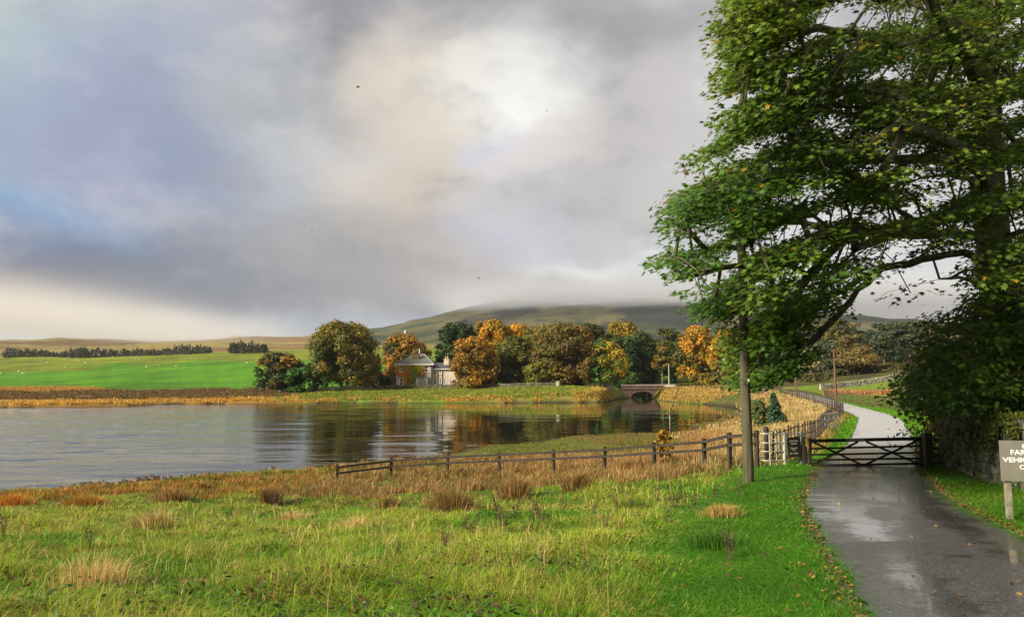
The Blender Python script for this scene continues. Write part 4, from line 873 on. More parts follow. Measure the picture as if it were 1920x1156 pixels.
for i in range(len(tr_nodes)-1):
    m_ = max(2, int(np.linalg.norm(tr_nodes[i+1]-tr_nodes[i])/.8))
    for k in range(m_): last = addn(tr_nodes[i]*(1-k/m_)+tr_nodes[i+1]*k/m_, last); tid.append(last)
last = addn(tr_nodes[-1], last); tid.append(last)
limbs = [[(1868,505),(1810,478,25),(1720,488,24),(1640,510,23),(1560,550,21.5),(1490,598,20.5)],
 [(1862,420),(1760,412,24.5),(1640,430,22.5),(1480,465,20),(1330,505,18.5),(1250,530,18)],
 [(1856,320),(1740,300,24),(1600,300,22),(1450,320,20),(1320,340,19)],
 [(1850,190),(1740,165,24),(1620,165,22),(1480,185,20),(1390,200,19)],
 [(1849,160),(1800,90,25),(1700,72,24),(1560,60,22),(1420,50,20)],
 [(1850,20),(1740,-60,25),(1600,-120,23),(1480,-150,22)],
 [(1862,470),(1800,440,22),(1700,440,18.5),(1600,470,16)],[(1858,380),(1840,330,21),(1800,280,17),(1700,240,14.5)],[(1855,250),(1840,170,21),(1780,60,17),(1700,-60,15)],
 [(1880,600),(1835,560,25),(1800,575,23.5),(1786,610,22.5),(1770,660,21.5)],[(1892,660),(1830,640,24),(1770,660,22),(1730,700,21)],
 [(1858,350),(1780,330,29),(1660,330,32),(1560,350,34)],[(1870,540),(1800,520,29),(1700,540,32),(1640,560,34)],[(1852,150),(1780,60,29),(1680,0,32)],
 [(1860,440),(1960,420,24),(2100,430,21),(2250,450,19)],[(1854,300),(1960,250,26),(2120,220,26),(2300,240,26)],[(1850,100),(1980,20,25),(2150,-60,24)],[(1880,600),(1980,600,23),(2100,640,21)],[(1850,-150),(1950,-300,26),(2050,-420,26)],[(1850,-150),(1720,-280,26),(1620,-360,25)],
 [(1868,520),(1930,540,20),(2000,560,16)],[(1560,440,21.5),(1500,540,20),(1450,620,19.2),(1420,680,19),(1395,718,18.8)],[(1640,520,23),(1560,600,21.5),(1500,650,20.6)]]
for Lm in limbs:
    p0 = Lm[0]; s = np.array(P(p0[0], p0[1], p0[2] if len(p0) > 2 else 26)); A_ = np.array(nodes); q = int(np.argmin(np.linalg.norm(A_-s, axis=1)))
    path = catmull([nodes[q]]+[np.array(P(*t)) for t in Lm[1:]], 5)[1:]
    for p in path: q = addn(p+R.normal(size=3)*.05, q)
nskel = len(nodes)
crown = [(1400,-60),(1345,20),(1336,80),(1362,110),(1345,150),(1362,190),(1338,225),(1365,250),(1292,285),(1266,310),(1275,345),(1230,372),(1242,400),(1250,440),(1214,482),(1262,505),(1240,535),(1219,546),(1268,560),(1310,570),(1345,585),(1365,612),(1382,660),(1392,715),(1406,728),(1430,716),(1470,706),(1508,664),(1530,612),(1570,606),(1610,590),(1660,612),(1700,632),(1760,650),(1715,660),(1700,700),(1705,760),(1740,790),(1780,800),(1850,820),(2400,820),(2600,-500),(1950,-760),(1560,-560)]
CL = []
def sample(n, box, dr, cond=None):
    px = R.uniform(box[0], box[2], n); py = R.uniform(box[1], box[3], n); k = inpoly(px, py, crown)
    k &= inpoly(px-26, py, crown) | (py > 560); g = fbm(px/120, (py+.42*px)/21, 91, 3)*.65+fbm(px/60, py/40, 93, 2)*.35; k &= g > .455
    k &= ~((px > 1490) & (px < 1850) & (py > 440) & (py < 630) & (R.uniform(size=n) < .42))
    for (a, b, ra, rb) in ((1700,525,60,10),(1625,548,46,10),(1790,530,26,16),(1735,575,36,12),(1500,505,26,7),(1580,470,26,6),(1700,452,34,7),(1640,592,42,26),(1560,618,26,14),(1705,338,24,8),(1600,560,30,12),(1415,596,20,14),(1655,150,30,8),(1690,280,34,7),(1745,310,26,7),(1690,28,30,6),(1795,350,22,14),(1740,500,40,12),(1560,640,60,22),(1650,660,60,50),(1890,330,26,18),(1800,480,26,16),(1880,420,30,14)):
        k &= ~((((px-a)/(ra*1.35+6))**2+((py-b)/(rb*1.35+6))**2) < 1)
    px, py = px[k], py[k]; xt = (px-1860)/F*25
    half = .85*np.sqrt(np.clip(13.2**2-xt**2, .8, 200)); t = R.uniform(-1, 1, len(px)); t = np.sign(t)*np.abs(t)**.8
    D = np.interp(px, [1200,1420,1600,1860], [19.3,20.6,22.3,24.5]) + t*half*.8; D = np.clip(D, 13, 36)
    D = np.where((py > 560) & (px > 1680), np.clip(22+t*5, 17.5, 29), D); D = np.where((py > 560) & (px <= 1680), np.clip(19.6+t*1.8, 17, 23), D)
    D = np.where((px > 1350) & (px < 1425) & (py > 440), np.clip(21.5+t*1.1, 20.3, 23), D)
    p = Pn(px, py, D); k = p[:,2] > 4.4
    return p[k]
CL = np.concatenate([sample(8200, (1200,-60,1960,860), None), sample(1700, (1900,-740,2600,820), None), sample(900, (1400,-760,1960,-60), None), sample(1300, (1200,250,1540,760), None), sample(700, (1320,-30,1480,260), None)])
order = np.argsort(np.min(np.linalg.norm(CL[:,None,:]-np.array(nodes)[None,::3], axis=2), axis=1)); CL = CL[order]
NA = np.zeros((40000, 3)); NA[:len(nodes)] = nodes; nn = len(nodes); leafnode = []
axis = np.array(tr_nodes[4])
for p in CL:
    d = np.linalg.norm(NA[:nn]-p, axis=1)
    # prefer a parent lying closer to the trunk than the spray itself
    pen = np.where(np.hypot(NA[:nn,0]-axis[0], NA[:nn,1]-axis[1]) > np.hypot(p[0]-axis[0], p[1]-axis[1])+.2, 1.5, 0)
    q = int(np.argmin(d+pen)); L_ = d[q]
    if L_ < .12: leafnode.append(q); continue
    k = max(1, int(L_/.55)); a = NA[q].copy()
    for i in range(1, k+1):
        t = i/k; w_ = a*(1-t)+p*t; w_[2] += .10*L_*math.sin(math.pi*t); w_ = w_ + (R.normal(size=3)*.045*min(L_, 1.2) if i < k else 0)
        NA[nn] = w_; par.append(q); q = nn; nn += 1
    leafnode.append(q)
cnt = np.zeros(nn)
for q in leafnode: cnt[q] += 1
for i in range(nn-1, -1, -1):
    if par[i] >= 0: cnt[par[i]] += cnt[i]
rad = np.maximum(.0075, .0115*np.maximum(cnt, .6)**.46)
top_ = np.array(tid); rad[top_] = np.maximum(rad[top_], np.linspace(.44, .12, len(top_)))
syc = empty('sycamore', (b0.x, 26, bz)); tag(syc, 'huge green sycamore overhanging the gate and lane on the right', 'tree'); org = np.array([b0.x, 26, bz])
tm = MB(); tm.tube([tuple(NA[i]-org) for i in tid], [float(r)*(1.35 if k < 3 else 1) for k, r in enumerate(rad[top_])], 14); 
M_SYCBARK = mat_noise('sycamore_bark', (.03,.026,.016), (.10,.09,.055), 5, .9, (1,1,.35), .03, c3=(.05,.065,.018))
tm.build('trunk', M_SYCBARK, syc)
seg = np.array([(par[i], i) for i in range(nn) if par[i] >= 0 and i > len(tid)-1])
A_ = NA[seg[:,0]]-org; B_ = NA[seg[:,1]]-org; ra = np.minimum(rad[seg[:,0]], rad[seg[:,1]]*1.35); rb = rad[seg[:,1]]
d = B_-A_; d /= np.maximum(np.linalg.norm(d, axis=1), 1e-6)[:,None]; ref = np.where(np.abs(d[:,2:3]) > .9, np.array([[1,0,0]]), np.array([[0,0,1]])); u_ = np.cross(d, ref); u_ /= np.linalg.norm(u_, axis=1)[:,None]; v_ = np.cross(d, u_)
ns = 6; ang = np.arange(ns)*2*np.pi/ns; ring = np.cos(ang)[None,:,None]*u_[:,None]+np.sin(ang)[None,:,None]*v_[:,None]
B2 = B_+d*rb[:,None]*.4
V = np.concatenate([A_[:,None]+ring*ra[:,None,None], B2[:,None]+ring*rb[:,None,None]], 1).reshape(-1, 3)
base_ = np.arange(len(seg))*2*ns; k_ = np.arange(ns); k2_ = (k_+1) % ns
Q = np.stack([base_[:,None]+k_, base_[:,None]+k2_, base_[:,None]+ns+k2_, base_[:,None]+ns+k_], -1).reshape(-1, 4)
link('limbs', fastmesh('limbs', V, Q.ravel(), np.full(len(Q), 4), None, True), M_SYCBARK, syc)
LP = []; LN = []; LT = []; LC = []; LS = []
for i, p in enumerate(CL):
    m_ = int(R.integers(30, 50)); out = p-axis; out[2] = 0; out = out/(np.linalg.norm(out)+1e-6)
    o = np.stack([np.clip(R.normal(size=m_), -1.5, 1.5)*.35, np.clip(R.normal(size=m_), -1.5, 1.5)*.35, R.normal(size=m_)*.08], 1); o[:,2] -= .38*(o@out)
    LP.append(p+o); LN.append(np.array([0,0,1.0])+out*.35+R.normal(size=(m_,3))*.34); LT.append(o*1.2+out*.5+np.array([0,0,-.35])+R.normal(size=(m_,3))*.25)
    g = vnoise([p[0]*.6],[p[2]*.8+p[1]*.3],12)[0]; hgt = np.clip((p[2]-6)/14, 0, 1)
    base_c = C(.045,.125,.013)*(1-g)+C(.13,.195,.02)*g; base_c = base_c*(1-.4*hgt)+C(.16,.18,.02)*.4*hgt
    if R.uniform() < .015: base_c = C(.22,.21,.015)
    if p[2] < 9 and p[0] > 14 and R.uniform() < .25: base_c = C(.15,.15,.015)
    lc = base_c[None]*R.uniform(.5, 1.6, (m_,1)); yl = R.uniform(size=m_) < .004; lc[yl] = C(.42,.24,.015)
    LC.append(lc); LS.append(R.uniform(.095, .16, m_))
LP = np.concatenate(LP); print('sycamore leaves', len(LP), 'nodes', nn)
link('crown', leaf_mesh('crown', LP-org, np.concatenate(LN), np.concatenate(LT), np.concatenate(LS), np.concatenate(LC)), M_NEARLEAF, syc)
# ---------------------------------------------------------------- shrubs on the right
def shrub(name, label, cx_, cy_, w, d, h, n, cols, leaf=.07, zb=None, stems=True, low=.0):
    z0 = z1(cx_, cy_) if zb is None else zb; root = empty(name, (cx_, cy_, z0)); tag(root, label, 'shrub'); R = np.random.default_rng(int(cx_*100)+n)
    nb = 34; t = R.uniform(low, 1, nb); a = R.uniform(0, 6.283, nb); pr = np.sqrt(np.clip(1-(np.maximum(t-.35, 0)/.7)**2, 0, 1))*R.uniform(.35, .9, nb)
    bc = np.stack([np.cos(a)*pr*w/2, np.sin(a)*pr*d/2, t*h*.9+.05], 1); br = R.uniform(.16, .3, nb)*min(w, h)
    ib = R.integers(0, nb, n); dd = R.normal(size=(n,3)); dd /= np.linalg.norm(dd, axis=1)[:,None]
    p = bc[ib]+dd*(br[ib]*R.uniform(.5, 1.15, n))[:,None]*np.array([1,1,.75]); k = p[:,2] > .02; p = p[k]; dd = dd[k]; ib = ib[k]; n = len(p)
    cb2 = np.array(cols)[R.integers(0, len(cols), nb)]; cc = cb2[ib]*R.uniform(.6, 1.4, (n,1))
    nm = dd*.7+R.normal(size=(n,3))*.5+np.array([0,0,.4])
    if leaf > .085: me = leaf_mesh('foliage', p, nm, dd+R.normal(size=(n,3))*.4+np.array([0,0,-.5]), R.uniform(.7,1.3,n)*leaf, cc)
    else: me = quads_mesh('foliage', p, nm, R.uniform(.7,1.3,n)*leaf, cc, .6)
    link('foliage', me, M_NEARLEAF, root)
    if stems:
        m = MB()
        for k in range(16): e = bc[k]*.95; m.tube([(e[0]*.15,e[1]*.15,-.1),(e[0]*.5,e[1]*.5,e[2]*.5),tuple(e)], [.03,.02,.008], 5)
        m.build('stems', M_TRUNK, root)
    return root
shrub('wall_shrub','tall dark leafy shrub behind the stone wall, nearest the farm sign',15.0,19.5,7.5,6,5.2,9000,[(.03,.075,.010),(.055,.095,.012),(.10,.11,.014),(.025,.06,.01)],.13)
shrub('wall_shrub','dark olive shrub spilling over the far end of the stone wall',16.2,25,5.6,5,4.6,9000,[(.035,.06,.010),(.065,.08,.012),(.12,.10,.014)],.11)
shrub('hedge_shrub','brown-tinged shrub beside the lane beyond the short fence',19.5,33,4.6,5,4.4,9000,[(.06,.06,.014),(.10,.065,.02),(.05,.075,.012),(.14,.08,.025)],.085)
shrub('hedge_shrub','thin russet shrub at the end of the iron fence along the green verge',27.3,46,4.2,4,3.6,6000,[(.12,.07,.03),(.16,.08,.03),(.09,.08,.02)],.07)
shrub('hedge_shrub','deep green undergrowth under the leaning sycamore trunk',19.2,28.5,6,5,5.5,8000,[(.03,.055,.010),(.05,.075,.012)],.11)
shrub('hedge_shrub','light olive shrub in the shade right of the sycamore trunk',22.5,26,6,5,7.5,8000,[(.05,.075,.012),(.13,.13,.02)],.12)
shrub('dead_bramble','dry brown bramble heap behind the short three-rail fence',14.0,24.4,1.7,1.4,1.35,2600,[(.22,.12,.06),(.30,.18,.09),(.14,.10,.04)],.05)
# ---------------------------------------------------------------- near stone wall with ivy
M_RUBBLE = mat_noise('lichened_rubble', (.03,.032,.018), (.24,.23,.19), 3.6, .95, bump=.02, lo=.42, hi=.72, c3=(.04,.055,.014))
wallpts = [(13.35,22.9),(12.2,19.6),(11.2,16.6),(10.55,14),(10.2,11.5),(10.0,8.5)]
stone_wall('boundary_wall', 'old mossy rubble wall behind the farm sign, half hidden in ivy', wallpts, 1.45, .55, M_RUBBLE, .3, 9)
WP = catmull(wallpts, 20); n = 15000; R = np.random.default_rng(5); ti = R.integers(0, len(WP)-1, n); f = R.uniform(size=(n,1)); q = WP[ti]*(1-f)+WP[ti+1]*f; tg_ = WP[ti+1]-WP[ti]; tg_ /= np.linalg.norm(tg_, axis=1)[:,None]
hh = 1.6*R.uniform(0, 1, n)**.45; fall = fbm(q[:,1]*.9, hh*.9, 7, 4); k = (fall > .55-.34*hh/1.5); q, hh, tg_ = q[k], hh[k], tg_[k]; n = len(q)
side_ = np.where(R.uniform(size=n) < .8, -1, 1); off = (.26+.06*(1.4-hh)+R.uniform(0, .12, n))*np.where(hh > 1.4, R.uniform(-1, 1, n), 1)
nx_ = np.stack([-tg_[:,1], tg_[:,0]], 1); face = -nx_  # road side
face = np.where((face[:,0:1] > 0), -face, face)
pz = Z(q[:,0], q[:,1]); pc = np.c_[q+face*off[:,None], pz+hh]
me = leaf_mesh('wall_ivy', pc, np.c_[face*1.0+R.normal(size=(n,2))*.4, .5+R.normal(size=n)*.3], np.c_[R.normal(size=(n,2))*.4, -np.ones(n)], R.uniform(.05,.10,n), C(.075,.095,.014)[None]*R.uniform(.4,1.8,(n,1)))
tag(link('wall_ivy', me, M_LEAF), 'dark ivy growing over the top of the rubble wall', 'climbing plant')
# ================================================================ timber, gates, poles
fence1 = [(-8.3,36),(-5.9,37),(-3.1,36.5),(-.6,35.5),(1.85,34),(3.9,32),(5.45,29),(6.75,26.6),(7.06,24.6),(7.75,24.0)]
tops1 = [(636,872),(736,860),(842,853),(937,848.5),(1034,844),(1129,839),(1223,831),(1315,824),(1362,813),(1409,809)]
zb1 = [z1(x, y) for x, y in fence1]; hts = [P(tops1[i][0], tops1[i][1], fence1[i][1]).z-zb1[i] for i in range(10)]
for i in range(10): 
    if hts[i] < .55: zb1[i] += hts[i]-.55; hts[i] = .55
hts = [max(h, .5) for h in hts]
rf = empty('rail_fence', (fence1[0][0], fence1[0][1], zb1[0])); tag(rf, 'dark two-rail timber fence running from the gate down to the water', 'fence'); o_ = Vector((fence1[0][0], fence1[0][1], zb1[0])); prev = None
for i, (x, y) in enumerate(fence1):
    m = MB(); w_ = .115; nx = Vector(fence1[min(i+1, 9)])-Vector(fence1[max(i-1, 0)]); tilt = random.uniform(-.02, .02)
    a = Vector((x, y, zb1[i]-.4))-o_; b = Vector((x+tilt, y, zb1[i]+hts[i]+.05))-o_; m.bar(a, b, w_, w_, (nx.x, nx.y, 0)); m.build('post', M_DARKWOOD, rf, .006)
    t1 = Vector((x, y, zb1[i]+hts[i]-.08))-o_; t2 = Vector((x, y, zb1[i]+hts[i]-.36))-o_
    if prev:
        for (p_, q_) in ((prev[0], t1), (prev[1], t2)):
            dd = (q_-p_).normalized(); off_ = Vector((dd.y, -dd.x, 0)).normalized()*.082
            if off_.y > 0: off_ = -off_
            m = MB(); m.bar(p_+off_, q_+off_-dd*.012, .038, .10); m.build('rail', M_DARKWOOD, rf, .004)
    prev = (t1, t2)
# five-bar gate
GA = P(1519, 850, 23.6); GB = P(1728, 850, 23.25)
def gp(px, py): # point in the gate plane
    t = (px-1519)/(1728-1519); return P(px, py, 23.6+(23.25-23.6)*t)
gate = empty('field_gate', tuple(P(1519, 878, 23.6))); tag(gate, 'dark wooden five-bar gate closed across the wet lane', 'gate'); go = Vector(gate.location)
gm = lambda px, py, dy=0: gp(px, py)-go+Vector((0, dy, 0))
for (px, yt, yb, w_) in ((1519,823,879,.075),(1728,817,880,.10)):
    m = MB(); m.bar(gm(px, yb), gm(px, yt), w_, .08, (0,1,0)); tpt = gm(px, yt); h_ = w_/2
    m.add([tpt+Vector((-h_,-.04,0)), tpt+Vector((h_,-.04,0)), tpt+Vector((h_,.04,0)), tpt+Vector((-h_,.04,0)), tpt+Vector((0,0,.085))], [(0,1,4),(1,2,4),(2,3,4),(3,0,4),(0,3,2,1)]); m.build('stile', M_DARKWOOD, gate)
for (l, r, h_) in ((826,821.7,.105),(840.5,835.5,.06),(852,848,.06),(862,858.5,.06),(872,868.5,.07)):
    m = MB(); m.bar(gm(1521.6, l), gm(1724.5, r), .03, h_); m.build('bar', M_DARKWOOD, gate, .003)
for (a, b, dy) in (((1524,828),(1616,871),-.03),((1524,871),(1610,827.5),.03),((1625,827.5),(1722,868.5),.03),((1620,871),(1722,824),-.03)):
    m = MB(); m.bar(gm(*a, dy), gm(*b, dy), .026, .062); m.build('brace', M_DARKWOOD, gate, .003)
M_PLATE = mat_noise('brown_sign_board', (.045,.038,.028), (.065,.055,.04), 4, .5)
M_LETTER = mat_noise('cream_lettering', (.7,.68,.58), (.78,.76,.66), 5, .6)
M_OLIVEB = mat_noise('olive_grey_board', (.15,.147,.12), (.19,.185,.155), 2.5, .55)
def text(body, size, loc, rot, mat, parent, width=None, name='lettering', bold=.0):
    cu = bpy.data.curves.new('t', 'FONT'); cu.body = body; cu.size = size; cu.align_x = 'CENTER'; cu.align_y = 'CENTER'; cu.offset = bold; cu.extrude = .0015
    ob = bpy.data.objects.new('t', cu); COL.objects.link(ob); dg = bpy.context.evaluated_depsgraph_get(); dg.update()
    me = bpy.data.meshes.new_from_object(ob.evaluated_get(dg)); wd = max(v.co.x for v in me.vertices)-min(v.co.x for v in me.vertices)
    bpy.data.objects.remove(ob); bpy.data.curves.remove(cu)
    o = bpy.data.objects.new(name, me); COL.objects.link(o); me.materials.clear(); me.materials.append(mat); o.parent = parent; o.location = loc; o.rotation_euler = rot
    if width: o.scale = (width/wd, 1 if abs(width/wd-1) < .6 else width/wd, 1)
    return o
FRONT = (math.pi/2, 0, 0)
m = MB(); a = gm(1583, 824.6, -.026); b = gm(1652, 823.2, -.026); m.bar(a, b, .012, .075); pl = m.build('name_plate', M_PLATE, gate)
c_ = (gm(1587, 824.5)+gm(1648, 823.2))/2; text('CAIRNS FARM ESTATE', .088, (c_.x, c_.y-.036, c_.z), FRONT, M_LETTER, pl, P(1648,824,23.4).x-P(1587,824,23.4).x, bold=.0022)
def gpost(name, label, px, yt, yb, D, w_, mat, cat='post', cap=0, burial=.5):
    a = P(px, yb, D); b = P(px, yt, D); m = MB(); m.box((0,0,(b.z-a.z)/2-burial/2), (w_, w_, b.z-a.z+burial)); o = m.build(name, mat, None, .008); o.location = a; return tag(o, label, cat)
gpost('gate_post', 'thick square timber gate post right of the five-bar gate', 1741, 811, 880, 23.1, .225, mat_noise('mossy_timber', (.035,.028,.016), (.09,.075,.045), 7, .85, (1,1,.3), .006, c3=(.06,.07,.02)))
bp_ = gpost('gate_post', 'slim dark post between the kissing gate and the five-bar gate', 1510.5, 818, 876, 23.9, .12, M_DARKWOOD)
M_YEL = mat_noise('yellow_sign', (.55,.42,.03), (.62,.48,.05), 4, .5)
m = MB(); yb_ = P(1512, 818, 23.8); y2_ = P(1512, 828.5, 23.8); y3_ = P(1512, 837, 23.8)
m.box((0,0,0), (.075,.01,yb_.z-y2_.z-.01)); s_ = m.build('warning_sign', M_YEL); s_.location = (yb_.x+.005, 23.9-.068, (yb_.z+y2_.z)/2); tag(s_, 'small yellow notice on the slim dark post, upper of the two', 'sign')
m = MB(); m.box((0,0,0), (.075,.01,y2_.z-y3_.z-.01)); s_ = m.build('warning_sign', M_YEL); s_.location = (yb_.x+.012, 23.9-.068, (y2_.z+y3_.z)/2); tag(s_, 'small yellow notice on the slim dark post, lower of the two', 'sign')
# short three-rail fence to the wall
sf_ = empty('short_fence', tuple(P(1752, 878, 23.0))); tag(sf_, 'short dark timber fence filling the gap between gate post and rubble wall', 'fence'); so = Vector(sf_.location)
for yl in (823, 839, 853, 867): m = MB(); m.bar(P(1750, yl+.5, 23.05)-so, P(1806, yl-.5, 22.8)-so, .04, .085); m.build('rail', M_DARKWOOD, sf_, .003)
for px in (1776,): m = MB(); m.bar(P(px, 876, 22.87)-so, P(px, 814, 22.87)-so, .10, .08, (0,1,0)); m.build('post', M_DARKWOOD, sf_, .004)
# kissing gate of galvanised tube
kg = empty('kissing_gate', tuple(P(1450, 868, 24.3))); tag(kg, 'galvanised tubular kissing gate with a brown notice, left of the five-bar gate', 'gate'); ko = Vector(kg.location); KP = lambda px, py, D: P(px, py, D)-ko
cA = KP(1413, 840, 24.7); cx0 = X(1430, 24.4)-ko.x; 
arc = [(X(1413,24.9)-ko.x, 24.9-ko.y), (X(1413,24.4)-ko.x, 24.35-ko.y), (X(1420,24)-ko.x, 23.95-ko.y), (X(1436,23.8)-ko.x, 23.8-ko.y), (X(1449,24)-ko.x, 23.9-ko.y), (X(1470,24)-ko.x, 24.0-ko.y)]
arc = catmull([np.array(a) for a in arc], 6)
zk = [P(1440, y, 24).z-ko.z for y in (812, 829, 845, 862)]
for z_ in zk:
    m = MB(); m.tube([(a[0], a[1], z_) for a in arc], .017, 7); m.build('rail', M_GALV, kg)
    m = MB(); m.tube([(arc[0][0], arc[0][1], z_+.02), (X(1449,24.9)-ko.x, 24.95-ko.y, z_+.02)], .015, 7); m.build('rail', M_GALV, kg)
for (px, D) in ((1413,24.9),(1413,24.35),(1437,23.8),(1449,23.9),(1449,24.95)):
    m = MB(); m.tube([(X(px,D)-ko.x, D-ko.y, zk[3]-.35), (X(px,D)-ko.x, D-ko.y, zk[0]+.02)], .02, 8); m.build('upright', M_GALV, kg)
for (px, D, yt) in ((1470.5,24,810),(1501,24.3,808.5)):
    m = MB(); m.tube([KP(px, 869, D)-Vector((0,0,.3)), KP(px, yt, D)], .052, 10); m.build('post', M_GALV, kg)
lf = MB(); a, b = KP(1476, 0, 24.05), KP(1497, 0, 24.25)
fx = [(1475.5,24.05),(1498,24.25)]
for px, D in fx: lf.tube([KP(px, 864, D), KP(px, 813, D)], .016, 7)
for y_ in (813, 829.5, 846, 864): lf.tube([KP(1475.5, y_, 24.05), KP(1498, y_-1.2, 24.25)], .014, 7)
leaf_ = lf.build('swing_leaf', M_GALV, kg)
m = MB(); a = KP(1477, 838.5, 24.0); b = KP(1500, 837.0, 24.18); m.bar(a, b, .012, P(1488,819.5,24.1).z-P(1488,857,24.1).z); nb_ = m.build('notice_board', M_PLATE, kg)
ndir = (b-a).normalized(); rz = math.atan2(ndir.y, ndir.x); mid_ = (a+b)/2; nrm_ = Vector((ndir.y, -ndir.x, 0))
for (s, y_, sz, wd) in (('PEDESTRIAN', 826.5, .075, .335), ('ACCESS', 831.5, .075, .22), ('Countryside', 839.5, .06, .27), ('Way', 843.3, .06, .11), ('100m – VEHICLES', 849.5, .055, .32)):
    z_ = KP(1488, y_, 24.08).z; text(s, sz, (mid_.x+nrm_.x*.009, mid_.y+nrm_.y*.009, z_), (math.pi/2, 0, rz), M_LETTER, nb_, wd, bold=.0012)
# farm sign
SD = 12.6; a = P(1873, 825, SD); b = P(1873, 901, SD); wS = 1.15; c0 = Vector((a.x, SD, b.z)); hS = a.z-b.z; rzS = math.radians(-8)
sg = empty('farm_sign', (c0.x, SD, z1(c0.x, SD))); tag(sg, 'olive-grey farm notice board with white lettering on short wooden legs', 'sign'); sg.rotation_euler = (0, 0, rzS); zs0 = b.z-sg.location.z
m = MB(); m.box((wS/2, 0, zs0+hS/2), (wS, .018, hS)); bd = m.build('board', M_OLIVEB, sg)
for q in (.115, wS-.115): m = MB(); m.box((q, .055, (zs0+hS)/2-.2), (.095, .07, zs0+hS+.25)); m.build('leg', M_GREYWOOD, sg, .006)
M_WL = mat_noise('white_lettering', (.78,.78,.76), (.8,.8,.78), 5, .5)
sc_ = SD/F
for (s, py, hpx, wpx) in (('CAIRNS', 836, 12, 52), ('FARM ESTATE', 847.5, 12.5, 92), ('VEHICLE ACCESS', 861.5, 12, 120), ('Countryside', 874.8, 10.5, 64), ('Trail', 884, 10, 42*.8), ('This Way', 893, 10, 48)):
    text(s, hpx*sc_*1.02, (wS/2, -.0105, P(1873, py, SD).z-sg.location.z), FRONT, M_WL, sg, wpx*sc_, bold=.0022)
# poles
def pole(name, label, px, D, ptop, r0, r1, mat, arm=False, zt=None):
    x = X(px, D); z0 = z1(x, D); H = (P(*ptop, D).z if ptop else z0+zt)-z0; root = empty(name, (x, D, z0)); tag(root, label, 'pole')
    m = MB(); n = 9; m.tube([(0.01*math.sin(k*1.3)*H*.12, 0, -.5+(H+.5)*k/n) for k in range(n+1)], [r0+(r1-r0)*k/n for k in range(n+1)], 14); m.build('shaft', mat, root)
    if arm:
        m = MB(); m.box((0,-r1-.03,H-.35), (.7,.08,.09)); m.build('crossarm', M_DARKWOOD, root)
        for q in (-.28, .28):
            m = MB(); m.tube([(q,-r1-.03,H-.3),(q,-r1-.03,H-.22),(q,-r1-.03,H-.2),(q,-r1-.03,H-.12)], [.02,.05,.035,.045], 8); m.build('insulator', mat_noise('insulator', (.3,.26,.2),(.4,.36,.3),4,.3), root)
    return root, H
po, H1 = pole('wooden_pole', 'tall weathered wooden pole standing in the grass left of the kissing gate', 1395.5, 19.3, (1383, 372), .138, .10, M_POLE, True)
m = MB(); m.box((.06,-.125,H1-.1), (.22,.02,.13)); m.build('number_plate', M_GALV, po)
m = MB(); m.tube([(.03,-.14,2.62),(.03,-.19,2.62)], [.03,.028], 10); m.build('marker_disc', M_WHITE, po)
pole('lane_pole', 'reddish pole nearest the bend of the lane fence', 1563, 74, (1560, 655), .13, .09, M_REDPOLE)
pole('lane_pole', 'second reddish pole, lit pale on one side, farther along the lane', 1490, 108, (1489, 672), .14, .10, M_REDPOLE)
pole('lane_pole', 'small distant pole by the far stretch of lane fence', 1461, 150, (1461, 690), .13, .09, M_POLE)
pole('lane_pole', 'pale slender pole just behind the right end of the bridge', 1253, 232.5, (1253, 683), .16, .11, M_PALESTONE)
# stay wire and overhead wire
pt = Vector((X(1395.5,19.3)+.0, 19.3, z1(X(1395.5,19.3), 19.3)+H1-.5)); gd = Vector((X(1205, 24.5), 24.5, 0)); gd.z = z1(gd.x, gd.y)
m = MB(); m.tube([tuple(pt), tuple((pt+gd)/2), tuple(gd)], .012, 5); tag(m.build('stay_wire', M_IRON), 'thin stay wire slanting from the weathered pole to the grass', 'wire')
for k, (dx, lb) in enumerate(((-.28,'left of the two overhead wires running from the weathered pole into the sycamore'),(.28,'right of the two overhead wires running from the weathered pole into the sycamore'))):
    a = Vector((po.location.x+dx, 19.2, po.location.z+H1-.1)); b = Vector((-1.5+dx, -22, a.z+.2)); m = MB()
    m.tube([tuple(a.lerp(b, t/20)-Vector((0,0,.5*math.sin(math.pi*t/20)))) for t in range(21)], .008, 4); tag(m.build('overhead_wire', M_IRON), lb, 'wire')
# estate fences
rail_fence('estate_fence', 'black iron estate fence curving from the kissing gate to the lane bend', [tuple(p) for p in fence2[:6]], .62, 1.08, (.3,.62,.98), M_IRON, .05, (.014,.03), lean=.05)
rail_fence('estate_fence', 'far black iron fence following the lane towards the bridge', [tuple(p) for p in fence2[5:]], 1.9, 1.12, (.25,.5,.75,1.02), M_IRON, .09, (.03,.045), lean=.04)
rail_fence('verge_fence', 'rusty iron fence between the green verge and the bracken field', [(31.5,58),(34,68),(38.5,84),(43.5,102),(49,118)], .95, 1.15, (.4,.75,1.08), mat_noise('rusted_iron', (.05,.028,.018), (.10,.05,.03), 12, .85), .07, (.02,.03), lean=.05)
m = MB(); bx2 = X(1431, 24.9); m.tube([(0,0,-.4),(0,0,1.05)], .07, 10); m.tube([(0,0,1.05),(0,0,1.09),(0,0,1.16),(0,0,1.23),(0,0,1.26)], [.03,.075,.095,.07,.01], 12); o = m.build('iron_post', M_IRON); o.location = (bx2, 24.9, z1(bx2, 24.9)); tag(o, 'black ball-topped iron post behind the kissing gate', 'post')
fg = empty('metal_gate', (16.55,41.5,z1(16.55,41.5))); tag(fg, 'small pale galvanised field gate leaning on the iron fence', 'gate'); ga, gb = Vector((0,0,0)), Vector((1.35,.9,z1(17.9,42.4)-fg.location.z))
